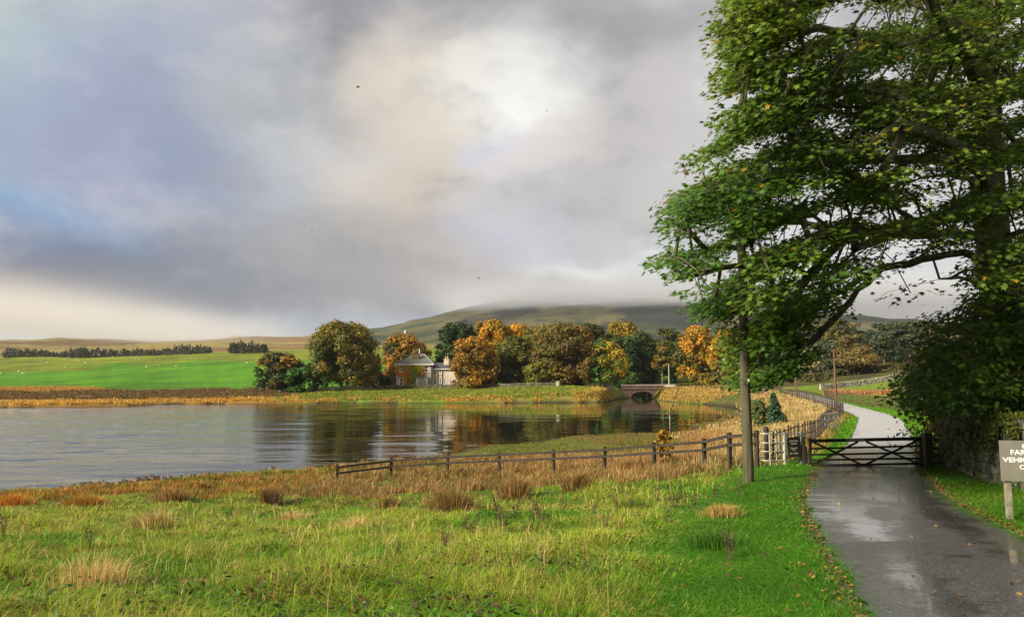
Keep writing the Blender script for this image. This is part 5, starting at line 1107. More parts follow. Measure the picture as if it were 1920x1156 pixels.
for q in (0,.25,.5,.75,1): m = MB(); p_ = ga.lerp(gb, q)+Vector((.35,-.2,0)); m.tube([p_+Vector((0,0,.12)), p_+Vector((0,0,1.05))], .028, 6); m.build('upright', M_GALV, fg)
for h_ in (.15,.42,.72,1.04): m = MB(); m.tube([ga+Vector((.35,-.2,h_)), gb+Vector((.35,-.2,h_))], .026, 6); m.build('bar', M_GALV, fg)
hr = empty('hurdle', (31.0,57,z1(31.,57))); tag(hr, 'short dark wooden hurdle at the near end of the rusty fence', 'hurdle')
for h_ in (.4,.7,1.0): m = MB(); m.bar(Vector((0,0,h_)), Vector((1.5,.6,h_)), .05, .1); m.build('rail', M_DARKWOOD, hr)
for q in (0,.5,1): m = MB(); m.bar(Vector((1.5*q,.6*q-.06,-.2)), Vector((1.5*q,.6*q-.06,1.15)), .09, .09, (1,0,0)); m.build('post', M_DARKWOOD, hr)
# young conifers by the lake
T('young_spruce','tree','small blue-green spruce beside the lake behind the kissing gate',1426,1468,734,58,[((.03,.075,.035),3,'any'),((.05,.09,.04),1,'any')],'spire',.02,dens=1.2,leafs=.09)
T('young_pine','tree','rounded light green young pine left of the small spruce',1404,1436,752,55,[((.09,.12,.03),3,'any'),((.06,.10,.03),1,'any')],'bush',0,leafs=.08)
T('young_pine','tree','tiny dull green shrub beside the tall wooden pole at the water',1386,1404,757,60,[((.07,.08,.03),3,'any')],'bush',0,leafs=.08)
T('golden_sapling','tree','yellow-leaved sapling tangled round the foot of the stay wire',1222,1256,806,29.5,[((.40,.26,.02),3,'any'),((.3,.15,.02),1,'any')],'bush',0,leafs=.05,dens=.7)
# birds
for (px, py, D, lb, s_) in ((671,164,60,'dark bird flying highest, left of the bright gap in the clouds',1.0),(585,431,75,'tiny dark bird low over the left half of the sky',.6),(898,522,70,'small bird gliding just above the hill',.8),(1025,208,80,'tiny bird against the bright gap in the clouds',.6)):
    p = P(px, py, D); m = MB(); m.tube([(-.16,0,0),(-.1,0,.01),(0,0,.02),(.1,0,.02),(.17,0,.01)], [.01,.035,.045,.03,.008], 8)
    for sg_ in (-1, 1): m.add([(-.05,0,.03),(.07,0,.03),(.05,.2*sg_,.13),(-.02,.38*sg_,.06),(-.06,.18*sg_,.11)], [(0,1,2,4),(4,2,3)] if sg_ > 0 else [(4,2,1,0),(3,2,4)])
    m.add([(-.15,0,.01),(-.26,-.05,.0),(-.26,.05,.0)], [(0,1,2)])
    o = m.build('bird', M_PIPE); o.location = p; o.rotation_euler = (random.uniform(-.5,.5), random.uniform(-.3,.3), random.uniform(.3,1.2)); o.scale = (s_,)*3; tag(o, lb, 'bird')
# ================================================================ grass, rushes, reeds
def blades(name, root, h, lean, width, col, mat=M_BLADE, facing=None):
    """two-segment tapering blades; lean Nx2 is the tip offset"""
    n = len(root); a = rng.uniform(0, math.pi, n) if facing is None else facing
    s = np.c_[np.cos(a), np.sin(a), np.zeros(n)]*width[:,None]*.5
    L = np.c_[lean, np.zeros(n)]; mid = root + L*.32 + np.c_[np.zeros((n,2)), h*.58]; tip = root + L + np.c_[np.zeros((n,2)), h*np.clip(1-.35*np.hypot(lean[:,0], lean[:,1])/np.maximum(h,.01), .35, 1)]
    r0 = root - np.array([0,0,.02])
    v = np.stack([r0-s, r0+s, mid+s*.8, mid-s*.8, tip], 1).reshape(-1, 3)
    b = np.arange(n)[:,None]*5; lp = np.concatenate([b+np.array([0,1,2,3]), b+np.array([3,2,4])], 1).ravel()
    sz = np.tile([4,3], n); cc = np.repeat(col, 5, 0).reshape(n, 5, 3); cc[:,4] *= 1.15
    return fastmesh(name, v, lp, sz, cc.reshape(-1, 3))
def dist1(x, y): return line_dist(x, y, np.array(fence1))[0]
def cov(x, y):
    """which cover grows where on the near side: lawn, rough, rush weights"""
    rd, side = road_d(x, y); sd = lake_sd(x, y); r = np.hypot(x, y)
    lawn = sst(3.9, 2.9, rd + (fbm(x/1.7, y/1.7, 81, 3)-.5)*1.6)*(y < 62)
    right = (side < 0) & (rd < 60); lawn = np.where(right & (y < 30), 1, lawn)
    f = dist1(x, y)
    rush = np.maximum(sst(3.6, .8, f+(fbm(x/1.3, y/1.3, 83, 3)-.5)*4)*(x < 6.3), sst(27, 31, y+(fbm(x/1.5, y/1.5, 85, 3)-.5)*6)*(x < 5)*(y < 48))
    rush = np.maximum(rush, sst(5, 2.0, sd)*(y < 48)*.8); rush = rush*(1-lawn)*(sd > .25+1.5*((x < -10) & (x > -24)))
    return lawn, rush, rd, sd, side
# --- clumps of rough grass
NCL = 21000
th = rng.uniform(-.66, .66, NCL); lr = rng.uniform(math.log(4.9), math.log(47), NCL); r = np.exp(lr)
cx_, cy_ = r*np.sin(th), r*np.cos(th); lawn, rush, rd, sd, side = cov(cx_, cy_)
k = (rd > RHW+.12) & (sd > .2) & ~((side < 0) & (rd > 3.2) & (cy_ < 24)); cx_, cy_, r, lawn, rush, rd, sd = [a[k] for a in (cx_, cy_, r, lawn, rush, rd, sd)]
NB_ = 30; n = len(cx_); ci = np.repeat(np.arange(n), NB_)
n1 = fbm(cx_/.9, cy_/.9, 101, 3); n2 = fbm(cx_/3.0, cy_/3.0, 103, 3); n3 = fbm(cx_/.35, cy_/.35, 105, 2)
straw = sst(.46, .62, n1*.5+n2*.25+n3*.25+.07*sst(-3,-12,cx_)+rng.normal(size=n)*.03)*(1-lawn*.93)
ch_ = (.045+.11*sst(.35, .7, n1)+.08*sst(.5,.7,n3))*(1-lawn) + (.03+.05*n1)*lawn; ch_ *= rng.uniform(.7, 1.35, n)
G1, G2, G3 = C(.05,.18,.006), C(.13,.29,.010), C(.24,.31,.015); ST, BR, RS = C(.46,.34,.11), C(.20,.10,.035), C(.40,.17,.025)
g = rng.uniform(size=n); base = lerp(lerp(np.tile(G1,(n,1)), np.tile(G2,(n,1)), sst(.3,.7,n2+rng.normal(size=n)*.1)), np.tile(G3,(n,1)), straw*.6)
lawnc = lerp(np.tile(C(.045,.17,.007),(n,1)), np.tile(C(.085,.23,.010),(n,1)), rng.uniform(size=n)); lawnc = lawnc*(.55+.8*n2*.6+.8*n1*.4)[:,None]; base = lerp(base, lawnc, lawn)
spread = np.where(lawn > .5, .16, .10)*(1+r*.05)
rootx = cx_[ci]+rng.normal(size=n*NB_)*spread[ci]; rooty = cy_[ci]+rng.normal(size=n*NB_)*spread[ci]
rdb, _ = road_d(rootx, rooty); kb = (rdb > RHW+.02+.14*(fbm(rootx*1.7, rooty*1.7, 107, 3)-.35)); kb &= ~((rush[ci] > .5) & (rng.uniform(size=len(ci)) < .6)); ci, rootx, rooty = ci[kb], rootx[kb], rooty[kb]; m_ = len(ci)
off = np.c_[rootx-cx_[ci], rooty-cy_[ci]]; h = ch_[ci]*rng.uniform(.5, 1.25, m_)
lean = off*1.1 + rng.normal(size=(m_,2))*h[:,None]*.42 + h[:,None]*np.array([[.16,.02]])*(1-lawn[ci])[:,None]
isst = rng.uniform(size=m_) < straw[ci]*.42+.02*(1-lawn[ci]); cc = base[ci]*(.65+.7*n3[ci]+.0)[:,None]*rng.uniform(.65, 1.35, (m_,1)); sc_c = lerp(np.tile(ST,(m_,1)), np.tile(BR,(m_,1)), (rng.uniform(size=m_)<.14).astype(float))*rng.uniform(.6, 1.2, (m_,1)); cc = np.where(isst[:,None], sc_c, cc)
wd = np.clip(r[ci]*.00075, .0035, .03)*rng.uniform(.7, 1.4, m_)*np.where(isst, .75, 1)
rt = np.c_[rootx, rooty, Z(rootx, rooty)]
o = link('meadow_grass', blades('meadow_grass', rt, h, lean, wd, cc), M_BLADE); tag(o, 'rough green and straw-coloured grass of the foreground meadow and verges', kind='stuff')
print('blades', m_)
# seed stalks and broad-leaved weeds through the meadow
n = 3600; th = rng.uniform(-.66, .42, n); r = np.exp(rng.uniform(math.log(5.5), math.log(30), n)); x, y = r*np.sin(th), r*np.cos(th); lw_, ru_, rd, sd, _ = cov(x, y); k = (lw_ < .3) & (sd > 1) & (rng.uniform(size=n) < .15+sst(.45,.6,fbm(x/1.6,y/1.6,121,3))); x, y, r = x[k], y[k], r[k]; n = len(x); h = rng.uniform(.22,.5,n)
tag(link('seed_stalks', blades('seed_stalks', np.c_[x, y, Z(x, y)], h, rng.normal(size=(n,2))*h[:,None]*.35, np.maximum(r*.0006,.004), np.array([(.50,.36,.14),(.30,.17,.06),(.58,.46,.2)])[rng.integers(0,3,n)]), M_BLADE), 'thin bleached seed stalks standing above the meadow grass', kind='stuff')
n0 = 1500; th = rng.uniform(-.66, .42, n0); r = np.exp(rng.uniform(math.log(5.5), math.log(28), n0)); x, y = r*np.sin(th), r*np.cos(th); lw_, ru_, rd, sd, _ = cov(x, y); k = (lw_ < .5) & (sd > 1) & (fbm(x/2.2,y/2.2,123,3) > .47); x, y = x[k], y[k]; ci = np.repeat(np.arange(len(x)), 14); m_ = len(ci); xx, yy = x[ci]+rng.normal(size=m_)*.11, y[ci]+rng.normal(size=m_)*.11
wc = np.array([(.04,.11,.012),(.07,.15,.014),(.09,.045,.018),(.06,.035,.018),(.05,.13,.02)]); cw = wc[rng.integers(0,5,len(x))][ci]*rng.uniform(.6,1.4,(m_,1)); nd_ = dirs(m_, 1.6)
tag(link('meadow_weeds', quads_mesh('meadow_weeds', np.c_[xx, yy, Z(xx, yy)+rng.uniform(.03,.17,m_)], nd_, rng.uniform(.015,.045,m_), cw, .45), M_LEAF), 'low broad-leaved weeds and dead leaves among the meadow grass', kind='stuff')
# right-hand verge up to the wall
n = 60000; th = rng.uniform(.42, .78, n); r = np.exp(rng.uniform(math.log(6), math.log(30), n)); x, y = r*np.sin(th), r*np.cos(th); rdv, sdv = road_d(x, y); wl = np.interp(y, [8.5,11.5,14,16.6,19.6,22.9,26,33], [10.3,10.5,10.8,11.4,12.4,13.6,15.6,19])
k = (sdv < 0) & (rdv > RHW+.05) & (x < wl+.3); x, y, r = x[k], y[k], r[k]; n = len(x); h = rng.uniform(.03, .10, n)*(.7+.8*fbm(x/.8, y/.8, 5, 3))
o = link('verge_grass', blades('verge_grass', np.c_[x, y, Z(x, y)], h, rng.normal(size=(n,2))*h[:,None]*.5, np.clip(r*.0009, .005, .03)*rng.uniform(.7,1.4,n), lerp(np.tile(C(.05,.15,.008),(n,1)), np.tile(C(.10,.15,.015),(n,1)), sst(.35,.65,fbm(x/1.1,y/1.1,7,3)))*rng.uniform(.6,1.3,(n,1))), M_BLADE); tag(o, 'short shaded grass on the bank below the rubble wall', kind='stuff')
# --- rushes: tall brown stems
def rush_patch(name, label, cx_, cy_, hmin, hmax, nb, cols, spread, wk=.0007, wmin=.004, leanf=.35, kind='stuff', curve=.25):
    n = len(cx_); ci = np.repeat(np.arange(n), nb); m_ = len(ci); sp = spread if np.ndim(spread) else np.full(n, spread)
    ox = rng.normal(size=m_)*sp[ci]; oy = rng.normal(size=m_)*sp[ci]; x, y = cx_[ci]+ox, cy_[ci]+oy; sdr = lake_sd(x, y); k = sdr > .1; x, y, ox, oy, ci = x[k], y[k], ox[k], oy[k], ci[k]; m_ = len(x)
    hc = rng.uniform(hmin, hmax, n); h = hc[ci]*rng.uniform(.55, 1.1, m_); off = np.c_[ox, oy]; lean = off/np.maximum(sp[ci], .01)[:,None]*h[:,None]*leanf*.6 + rng.normal(size=(m_,2))*h[:,None]*.16 + h[:,None]*np.array([[curve*.5,0]])
    cols = np.array(cols); cb = cols[rng.integers(0, len(cols), n)]; cc = (.6*cb[ci]+.4*cols[rng.integers(0, len(cols), m_)])*rng.uniform(.6, 1.35, (m_,1))
    r = np.hypot(x, y); return tag(link(name, blades(name, np.c_[x, y, Z(x, y)], h, lean, np.maximum(r*wk, wmin)*rng.uniform(.7,1.3,m_), cc), M_BLADE), label, kind=kind)
N0 = 9000; th = rng.uniform(-.66, .40, N0); r = np.exp(rng.uniform(math.log(19), math.log(50), N0)); x, y = r*np.sin(th), r*np.cos(th); lawn, rush, rd, sd, side = cov(x, y)
k = (rng.uniform(size=N0) < rush*1.1) & (rng.uniform(size=N0) < sst(.36,.5,fbm(x/1.1,y/1.1,111,3))+.25); x, y = x[k], y[k]; print('rush clumps', len(x))
lf_ = x < -9
RB = [(.34,.20,.07),(.24,.13,.045),(.44,.29,.11),(.15,.085,.035)]
rush_patch('brown_rushes', 'russet brown rushes growing along the rail fence and the shore', x[~lf_], y[~lf_], .22, .55, 34, RB+[(.12,.14,.03)], .13)
rush_patch('orange_rushes', 'orange rushes at the water edge on the far left of the meadow', x[lf_], y[lf_], .18, .42, 34, [(.46,.19,.03),(.30,.13,.03),(.40,.25,.06),(.12,.14,.03),(.10,.17,.02),(.2,.1,.03)], .15)
# marsh beyond the fence and straw field beyond
N0 = 15000; th = rng.uniform(-.05, .55, N0); r = np.exp(rng.uniform(math.log(27), math.log(215), N0)); x, y = r*np.sin(th), r*np.cos(th); sd = lake_sd(x, y); rd, side = road_d(x, y)
_, s1 = line_dist(x, y, np.array(fence1)); _, s2 = line_dist(x, y, np.array([(7.75,24.0)]+[tuple(p) for p in fence2])); px, _ = scrpos(x, y, 0*x+2)
d2_, _ = line_dist(x, y, fence2); k = (s2 > 0) & (sd > .4) & (rd > 2.2) & ((d2_ > .8) | (y > 75)) & ((s1 > 0) | (y > 40)); x, y, r, sd, px = x[k], y[k], r[k], sd[k], px[k]
st = sst(1285, 1400, px+(fbm(x/6,y/6,3,3)-.5)*160)*sst(3, 9, sd+rng.normal(size=len(x))*1.5); u = rng.uniform(size=len(x)) < st
rush_patch('straw_field', 'deep straw and tan grass on the slope between lake and iron fence', x[u], y[u], .30, .6, 22, [(.46,.34,.14),(.38,.27,.10),(.50,.40,.19),(.28,.19,.08),(.20,.20,.05)], .022*r[u]*.35+.12, wk=.0008)
v = ~u & (rng.uniform(size=len(x)) < .30+.6*sst(.45,.6,fbm(x/5,y/5,9,3))); lowz = (sd[v] < 4) | ((px[v] < 1285) & (r[v] > 43))
xv, yv = x[v], y[v]
rush_patch('marsh_rushes', 'brown and rust rushes in the marsh at the head of the lake', xv[~lowz], yv[~lowz], .3, .65, 22, RB+[(.36,.19,.06)], .25)
rush_patch('marsh_sedge', 'olive green sedge on the wet margin of the lake', xv[lowz], yv[lowz], .06, .16, 22, [(.12,.15,.02),(.16,.14,.03),(.10,.11,.02)], .35)
# verge fringe along the iron fence
N0 = 420; q = catmull([tuple(p) for p in fence2[:6]], 30); i = rng.integers(0, len(q), N0); x = q[i,0]+rng.normal(size=N0)*.16-.05; y = q[i,1]+rng.normal(size=N0)*.2-.1
rush_patch('fence_fringe', 'tan uncut grass along the foot of the iron estate fence', x, y, .15, .38, 20, [(.50,.34,.12),(.40,.26,.08),(.16,.2,.03)], .2)
# green verge beyond the gate
N0 = 90000; i = rng.integers(60, len(ROAD)-60, N0); f = rng.uniform(size=N0); ii_ = rng.uniform(0, 1, N0); 
yq = np.exp(rng.uniform(math.log(23.6), math.log(120), N0)); xr = np.interp(yq, ROAD[:,1][:len(ROAD)-70], ROAD[:,0][:len(ROAD)-70]); x = xr + rng.uniform(-4.2, 6.5, N0)*1.0; rd, side = road_d(x, yq); _, s2 = line_dist(x, yq, fence2); k = (rd > RHW+.05) & (s2 < 0) & (rd < 6); x, y = x[k], yq[k]; n = len(x); r = np.hypot(x, y); h = rng.uniform(.05,.13,n)
o = link('lane_verge', blades('lane_verge', np.c_[x, y, Z(x, y)], h, rng.normal(size=(n,2))*h[:,None]*.5, r*.0012*rng.uniform(.7,1.4,n), lerp(np.tile(C(.06,.20,.008),(n,1)), np.tile(C(.12,.26,.012),(n,1)), rng.uniform(size=n))*rng.uniform(.75,1.25,(n,1))), M_BLADE); tag(o, 'bright green mown verge on both sides of the lane beyond the gate', kind='stuff')
# far shore reeds and bog
def far_reeds(name, label, pxr, Dr, n, hr, cols, dens=None, wk=.0011):
    px = rng.uniform(*pxr, n); D = rng.uniform(*Dr, n); x = (px-960)/F*D; y = D; sd = lake_sd(x, y); k = (sd > .35)
    if dens is not None: k &= rng.uniform(size=n) < dens(px, D, sd)
    x, y = x[k], y[k]; return rush_patch(name, label, x, y, hr[0], hr[1], 9, cols, .55, wk=wk, leanf=.3)
GOLD = [(.60,.33,.04),(.50,.26,.04),(.62,.40,.09),(.34,.17,.04),(.22,.18,.04)]
far_reeds('golden_reeds', 'golden orange reeds lining the far shore of the lake on the left', (-150,560), (146,198), 12500, (.3,.85), GOLD, lambda p, D, sd: sst(1.0, 3, sd+(fbm(p/25,D/6,3,3)-.5)*4)*sst(14+14*(fbm(p/40,D*0,5,3)), 8, sd)*(.08+.92*sst(.42,.58,fbm(p/14,D/4,9,3))))
far_reeds('bank_reeds', 'orange reeds on the bank below the garden wall and around the point', (540,1165), (168,206), 9000, (.22,.6), GOLD+[(.35,.26,.05)], lambda p, D, sd: sst(.3, 1.0, sd)*sst(7, 3.5, sd)*sst(.46,.60,fbm(p/18,D/4,13,3)+.14*(p>1080)+.04*(p>850)))
far_reeds('bank_grass', 'rough green grass on the bank in front of the house', (500,1180), (170,212), 9000, (.15,.45), [(.14,.20,.02),(.22,.26,.02),(.10,.15,.02),(.28,.26,.04)], lambda p, D, sd: sst(1.5, 3, sd))
far_reeds('heather_bog', 'dark brown heathery bog between the reeds and the green pasture', (-150,545), (182,272), 10000, (.3,.8), [(.13,.075,.03),(.18,.10,.035),(.09,.06,.025),(.14,.12,.03)], lambda p, D, sd: sst(8, 17, sd+(fbm(p/22,D/7,19,3)-.5)*16)*sst(.34,.5,fbm(p/30,D/9,17,3)))
far_reeds('tawny_strip', 'tawny rush strip reaching into the green pasture at the left', (-150,215), (262,300), 2600, (.3,.8), [(.45,.24,.04),(.5,.3,.06),(.3,.15,.04)], lambda p, D, sd: sst(215,150,p+(D-280)*1.2))
far_reeds('bridge_reeds', 'pink-brown reeds on the shore right of the bridge', (1215,1400), (165,222), 3200, (.3,.8), [(.40,.22,.07),(.32,.17,.05),(.45,.32,.08),(.2,.22,.03)], lambda p, D, sd: sst(.2,1.2,sd)*sst(26,10,sd))
rx = rng.uniform(size=5200); x = 40+rx*75; y = 119+rng.uniform(size=5200)*30; px, _ = scrpos(x, y, 0*x+3); k = (px > 1558) & (px < 1960); rush_patch('bracken', 'russet bracken strip crossing the field under the stone wall', x[k], y[k], .3, .85, 16, [(.46,.27,.09),(.36,.19,.07),(.26,.12,.05),(.18,.09,.04)], .5, wk=.0011)
# --- individual tussocks
def tussock(px, D, h, w, nb, cols, name, label, lean=0):
    x, y = X(px, D), D; z = z1(x, y); ox = rng.normal(size=nb)*w*.22; oy = rng.normal(size=nb)*w*.22; hh = h*rng.uniform(.5, 1.1, nb)
    ln = np.c_[ox, oy]*1.9*(h/w)*.55 + rng.normal(size=(nb,2))*hh[:,None]*.13 + hh[:,None]*np.array([[lean,0]]); cols = np.array(cols)
    me = blades(name, np.c_[ox, oy, Z(ox+x, oy+y)-z], hh, ln, np.full(nb, max(.004, D*.00055))*rng.uniform(.7,1.4,nb), cols[rng.integers(0, len(cols), nb)]*rng.uniform(.6,1.3,(nb,1)))
    o = link(name, me, M_BLADE); o.location = (x, y, z); return tag(o, label, 'grass tussock')
BT = RB+[(.12,.10,.03)]; PT = [(.55,.42,.16),(.48,.34,.11),(.60,.48,.22)]
for a in [(850,21.0,.80,1.15,1500,BT+[(.10,.13,.03)],'rush_tussock','largest brown rush tussock in the middle of the meadow, below the fence'),
 (965,24.5,.85,.9,1100,BT,'rush_tussock','upright brown rush tussock just right of the largest one'),
 (1078,24.5,.80,.75,900,BT,'rush_tussock','dark-based brown tussock right of the upright one'),
 (735,23.5,.55,.7,600,BT+[(.1,.14,.02)],'rush_tussock','low brown-green tussock left of the largest brown one'),
 (335,26,.55,1.0,900,BT,'rush_tussock','rust-brown tussock a third across the meadow from the left'),
 (515,26.5,.75,.6,600,[(.12,.07,.03),(.18,.10,.04)],'rush_tussock','dark upright tussock below the stone standing in the water'),
 (175,24.5,.55,1.1,1100,[(.46,.20,.03),(.36,.15,.03),(.14,.15,.03)],'rush_tussock','orange tussock with a green base near the left shore rocks'),
 (40,25,.45,1.2,900,[(.52,.22,.03),(.40,.17,.03)],'rush_tussock','brightest orange tussock at the left edge of the meadow'),
 (300,14.8,.42,.75,650,PT+[(.2,.2,.03)],'straw_tussock','pale straw tussock bending left in the left meadow',-.35),
 (675,14.6,.38,.5,420,PT,'straw_tussock','pale pointed straw tussock in the centre of the meadow',-.25),
 (1185,17.5,.35,.7,600,[(.08,.16,.02),(.14,.2,.02)],'grass_tussock','rounded green tussock between the brown rushes and the pole'),
 (1345,13.2,.26,.62,1000,[(.50,.36,.12),(.35,.22,.06),(.18,.2,.03)],'straw_tussock','matted tan tussock beside the lane verge, below the pole'),
 (1330,10.4,.30,.75,800,[(.04,.12,.012),(.07,.16,.015)],'grass_tussock','dark green tussock in the right part of the foreground'),
 (200,7.6,.38,.7,700,PT+[(.5,.28,.08)],'straw_tussock','large straw tussock at the bottom left corner of the meadow',.1),
 (560,18.5,.38,.8,500,PT+[(.35,.2,.07)],'straw_tussock','tan tussock left of the green hollow in the middle distance')]:
    tussock(*a[:8], *(a[8:]))
# --- dead dock stalks
def dock(first, px, D, s):
    x, y = X(px, D), D
    if first is None:
        m = MB(); R = random.Random(4)
        for k in range(3):
            a = R.uniform(0, 6.28); e = (.10*math.cos(a), .10*math.sin(a), .62-.12*k); m.tube([(0,0,-.03),(e[0]*.4,e[1]*.4,e[2]*.5),e], [.006,.005,.003], 5)
            for j in range(26):
                t = R.uniform(.45, 1); p = Vector((e[0]*t, e[1]*t, e[2]*t)); d = Vector((R.uniform(-1,1), R.uniform(-1,1), R.uniform(-.5,.8))).normalized()*R.uniform(.015,.05); u = d.cross(Vector((0,0,1)))*.45
                m.add([p, p+d+u, p+d*1.5, p+d-u], [(0,1,2,3)])
            for j in range(4):
                p = Vector((e[0]*.2*j, e[1]*.2*j, .06+.07*j)); a2 = R.uniform(0, 6.28); d = Vector((math.cos(a2), math.sin(a2), -.1))*.12; u = Vector((-math.sin(a2), math.cos(a2), .3))*.025
                m.add([p, p+d*.5+u, p+d, p+d*.5-u], [(0,1,2,3)])
        o = m.build('dead_dock', mat_noise('dead_stalk', (.04,.022,.015), (.11,.055,.035), 20, .9)); 
    else: o = first.copy(); COL.objects.link(o)
    o.location = (x, y, z1(x, y)); o.rotation_euler = (random.uniform(-.15,.15), random.uniform(-.15,.15), random.uniform(0, 6.28)); o.scale = (s, s, s*random.uniform(.8, 1.1))
    return tag(o, 'dead brown dock stalk standing in the meadow grass', 'weed', 'dead dock stalks in the meadow'), o
first = None
for (px, D, s) in [(440,17.5,.8),(595,13.6,.7),(545,13.9,.7),(935,14.5,.9),(965,14.8,.8),(945,12.8,1.1),(1000,15.2,.8),(1010,14.2,.8),(1155,18,.9),(1180,17,.8),(1260,15.6,1.0),(1275,15.0,1.1),(1290,14.6,1.0),(1225,19,.9),(1330,17.5,.9),(190,11.2,.8),(30,12.5,.8),(870,13.5,.7),(885,12.4,.8),(1355,9.4,.9),(745,9.0,.5),(1110,16.5,.8),(1050,17.5,.9),(1375,16.6,.7),(840,9.8,.7),(600,22,.9),(520,24,1.2),(1130,12.5,.7),(1240,13,.8)]:
    _, o = dock(first, px, D, s); first = first or o
# --- shore rocks
M_ROCK = mat_noise('wet_rock', (.03,.024,.018), (.10,.075,.055), 5, .6, bump=.02)
R = random.Random(8)
rocks = [(115,913,35.2,.16),(128,911,35.3,.2),(152,911,35.5,.22),(168,910,35.5,.3),(184,909,35.6,.3),(198,909,35.7,.26),(212,910,35.7,.26),(222,909,35.8,.2),(246,904,36.8,.22),(270,901,37,.32),(282,900,37.2,.36),(296,898,37.4,.36),(307,890,39.5,.16),(318,899,37.6,.22),(330,897,38.2,.22),(350,896,38.6,.2),(373,891,40,.2),(395,891,39.7,.26),(410,892,39.6,.2),(516,882,43.2,.22),(430,889,40.6,.16),(90,914,35,.16),(235,906,36.4,.2),(140,914,35,.15),(258,904,36.6,.18)]
for i, (px, py, D, s) in enumerate(rocks):
    x = X(px, D); m = MB(); rr_ = R.uniform(0, 9); vs = []; fs = []; nu, nv = 9, 6
    for a in range(nv+1):
        for b in range(nu):
            t = math.pi*a/nv; p = 2*math.pi*b/nu; q = 1+.28*(vnoise([math.cos(p)*2+rr_], [math.sin(p)*2+t*2], i)[0]-.5)*2; vs.append((s*q*math.sin(t)*math.cos(p), s*q*.8*math.sin(t)*math.sin(p), s*.62*q*math.cos(t)))
    for a in range(nv):
        for b in range(nu): fs.append((a*nu+b, (a+1)*nu+b, (a+1)*nu+(b+1)%nu, a*nu+(b+1)%nu))
    m.add(vs, fs, True); o = m.build('shore_rock', M_ROCK); o.location = (x, D, max(z1(x, D), 0)+s*.25); o.rotation_euler = (0,0,R.uniform(0,3))
    lone = px in (307, 516)
    tag(o, {307:'small rock standing alone in the water off the rocky spit', 516:'single rock in the water beyond the dark upright tussock'}.get(px, 'dark wet rock in the row along the near left shore'), 'rock', None if lone else 'rocks along the near shore')
# pebbly mud
n = 2600; px = rng.uniform(60, 620, n); D = np.interp(px, [60,250,400,520,620], [35,36.8,39.6,42,43.6])+rng.normal(size=n)*.9; x = X(px, D); z = np.maximum(Z(x, D), -.02)
me = quads_mesh('shore_pebbles', np.c_[x, D, z+.02], dirs(n, 2.5), rng.uniform(.02,.09,n), C(.06,.045,.035)[None]*rng.uniform(.4,2.2,(n,1)), .8); tag(link('shore_pebbles', me, mat_leaf('pebble', 0, .6)), 'small stones and debris in the mud of the near shore', kind='stuff')
# --- fallen leaves
n = 800; t = rng.uniform(0, 1, n); y = np.exp(rng.uniform(math.log(5.5), math.log(30), n)); xc = np.interp(y, ROAD[:,1][:170], ROAD[:,0][:170]); w_ = rng.choice([0,1,2,3], n, p=[.14,.5,.2,.16])
x = np.where(w_ == 0, xc+rng.uniform(-1.5,1.5,n), np.where(w_ == 1, xc+np.abs(rng.normal(size=n))*.25+1.42, np.where(w_ == 2, xc-1.45-np.abs(rng.normal(size=n))*.5, xc-1.5-rng.uniform(0,4,n)))); x = np.where((w_ == 1) & (rng.uniform(size=n) < .35), xc+1.4+rng.uniform(0,2.2,n), x)
rd, _ = road_d(x, y); z = Z(x, y, False)+np.where(rd < RHW+.1, .055, .05+.02*rng.uniform(size=n)); z = np.where(rd < RHW-.02, zbase(x, y)+.012+.03*(1-(rd/RHW)**2)+.012, z)
LCc = np.array([(.30,.12,.03),(.40,.23,.04),(.17,.07,.03),(.10,.05,.03),(.36,.24,.06)])[rng.integers(0, 5, n)]*rng.uniform(.7,1.2,(n,1))
me = leaf_mesh('fallen_leaves', np.c_[x, y, z], np.array([[0,0,1.]])+rng.normal(size=(n,3))*.35, np.c_[rng.normal(size=(n,2)), np.zeros(n)], rng.uniform(.035,.072,n), LCc, -.25); tag(link('fallen_leaves', me, M_NEARLEAF), 'yellow and orange sycamore leaves scattered on the lane and its verges', kind='stuff')
# leaf litter at the road edges
n = 6500; y = np.exp(rng.uniform(math.log(5), math.log(32), n)); i = rng.choice([-1,1], n, p=[.3,.7]); tt = np.interp(y, ROAD[:,1][:170], ROAD[:,0][:170]); x = tt + i*(1.46+np.abs(rng.normal(size=n))*.09); rd, _ = road_d(x, y); k = rd > RHW-.14; x, y = x[k], y[k]; n = len(x)
me = quads_mesh('edge_litter', np.c_[x, y, Z(x, y, False)+.025], dirs(n, 2), rng.uniform(.012,.035,n), np.array([(.12,.06,.03),(.06,.04,.025),(.25,.12,.04),(.09,.08,.05)])[rng.integers(0,4,n)]*rng.uniform(.6,1.3,(n,1)), .7); tag(link('edge_litter', me, mat_leaf('litter', 0, .8)), 'brown leaf litter and grit along both edges of the tarmac', kind='stuff')
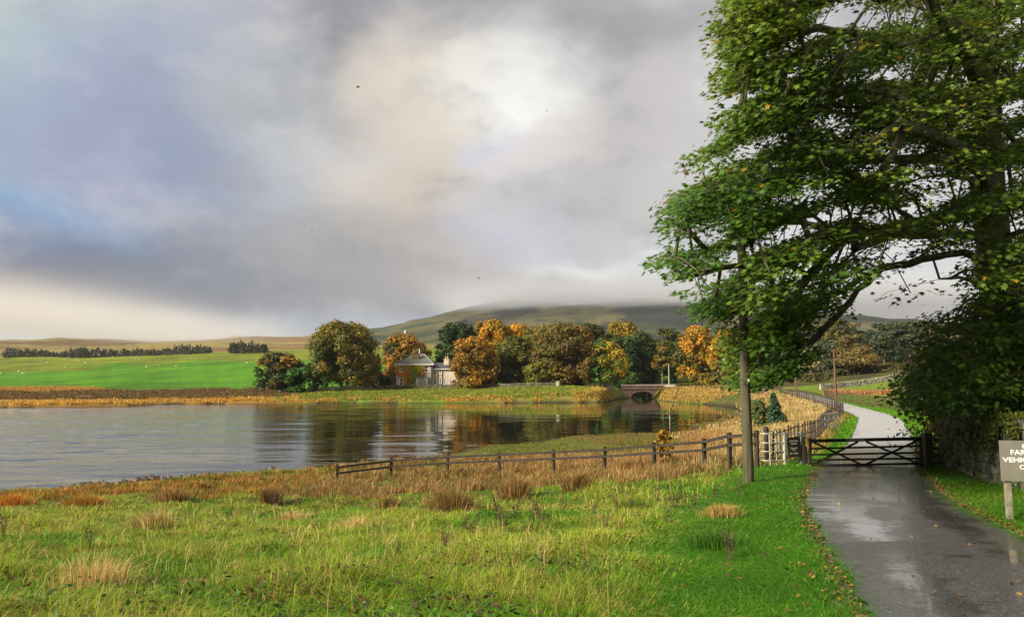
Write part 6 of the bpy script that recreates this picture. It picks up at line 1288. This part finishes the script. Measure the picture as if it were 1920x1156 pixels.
# ================================================================ air
def vol(name, mesh, dens, col, label, an=.0):
    m = bpy.data.materials.new(name); m.use_nodes = True; nt = m.node_tree; nt.nodes.remove(nt.nodes['Principled BSDF'])
    v = N(nt, 'ShaderNodeVolumePrincipled'); v.inputs['Density'].default_value = dens; v.inputs['Color'].default_value = (*col, 1); v.inputs['Anisotropy'].default_value = an
    nt.links.new(v.outputs[0], nt.nodes['Material Output'].inputs['Volume']); return tag(link(name, mesh, m), label, kind='stuff')
mb = MB(); mb.box((0, 3400, 225), (15500, 9800, 452)); hm = bpy.data.meshes.new('haze'); hm.from_pydata(mb.v, [], mb.f)
vol('haze', hm, .00006, (.62,.66,.72), 'thin pale autumn haze over the whole valley')
def cloud(name, label, box, dens, col, lowz, fade, topz, tfade, nscale, xfade=None, thr=(.38,.6), slope=0):
    x0, x1, y0, y1, z0, z1_ = box; mb = MB(); mb.box(((x0+x1)/2, (y0+y1)/2, (z0+z1_)/2), (x1-x0, y1-y0, z1_-z0)); me = bpy.data.meshes.new(name); me.from_pydata(mb.v, [], mb.f)
    m = bpy.data.materials.new(name); m.use_nodes = True; nt = m.node_tree; nt.nodes.remove(nt.nodes['Principled BSDF'])
    v = N(nt, 'ShaderNodeVolumePrincipled'); v.inputs['Color'].default_value = (*col, 1); tc = N(nt, 'ShaderNodeTexCoord'); O = tc.outputs['Object']
    sp_ = N(nt, 'ShaderNodeSeparateXYZ'); nt.links.new(O, sp_.inputs[0]); nz = noi(nt, O, nscale, 4)
    zz = mth(nt, 'ADD', mth(nt, 'ADD', sp_.outputs[2], mth(nt, 'MULTIPLY', sp_.outputs[0], slope)), mth(nt, 'MULTIPLY', mth(nt, 'SUBTRACT', nz, .5), -fade*1.6))
    d = mth(nt, 'MULTIPLY', mrange(nt, zz, lowz, lowz+fade), mrange(nt, zz, topz, topz-tfade))
    if xfade: d = mth(nt, 'MULTIPLY', d, mrange(nt, sp_.outputs[0], xfade[0], xfade[1])); 
    if xfade and len(xfade) > 2: d = mth(nt, 'MULTIPLY', d, mrange(nt, sp_.outputs[0], xfade[2], xfade[3]))
    d = mth(nt, 'MULTIPLY', d, dens); nt.links.new(d, v.inputs['Density']); nt.links.new(v.outputs[0], nt.nodes['Material Output'].inputs['Volume'])
    m.cycles.volume_step_rate = .35
    return tag(link(name, me, m), label, kind='stuff')
cloud('hill_cloud', 'low grey cloud resting on the flat top of the hill', (-420, 1900, 2080, 3300, 200, 380), .006, (.84,.90,1.0), 216, 34, 360, 110, .006, (-330, 60, 1850, 1400))
cloud('moor_fog', 'cream fog bank lying on the moor at the left', (-2600, -450, 1250, 3000, 12, 300), .0016, (1,.99,.95), 10, 24, 175, 110, .004, (-560, -1150), slope=.09)
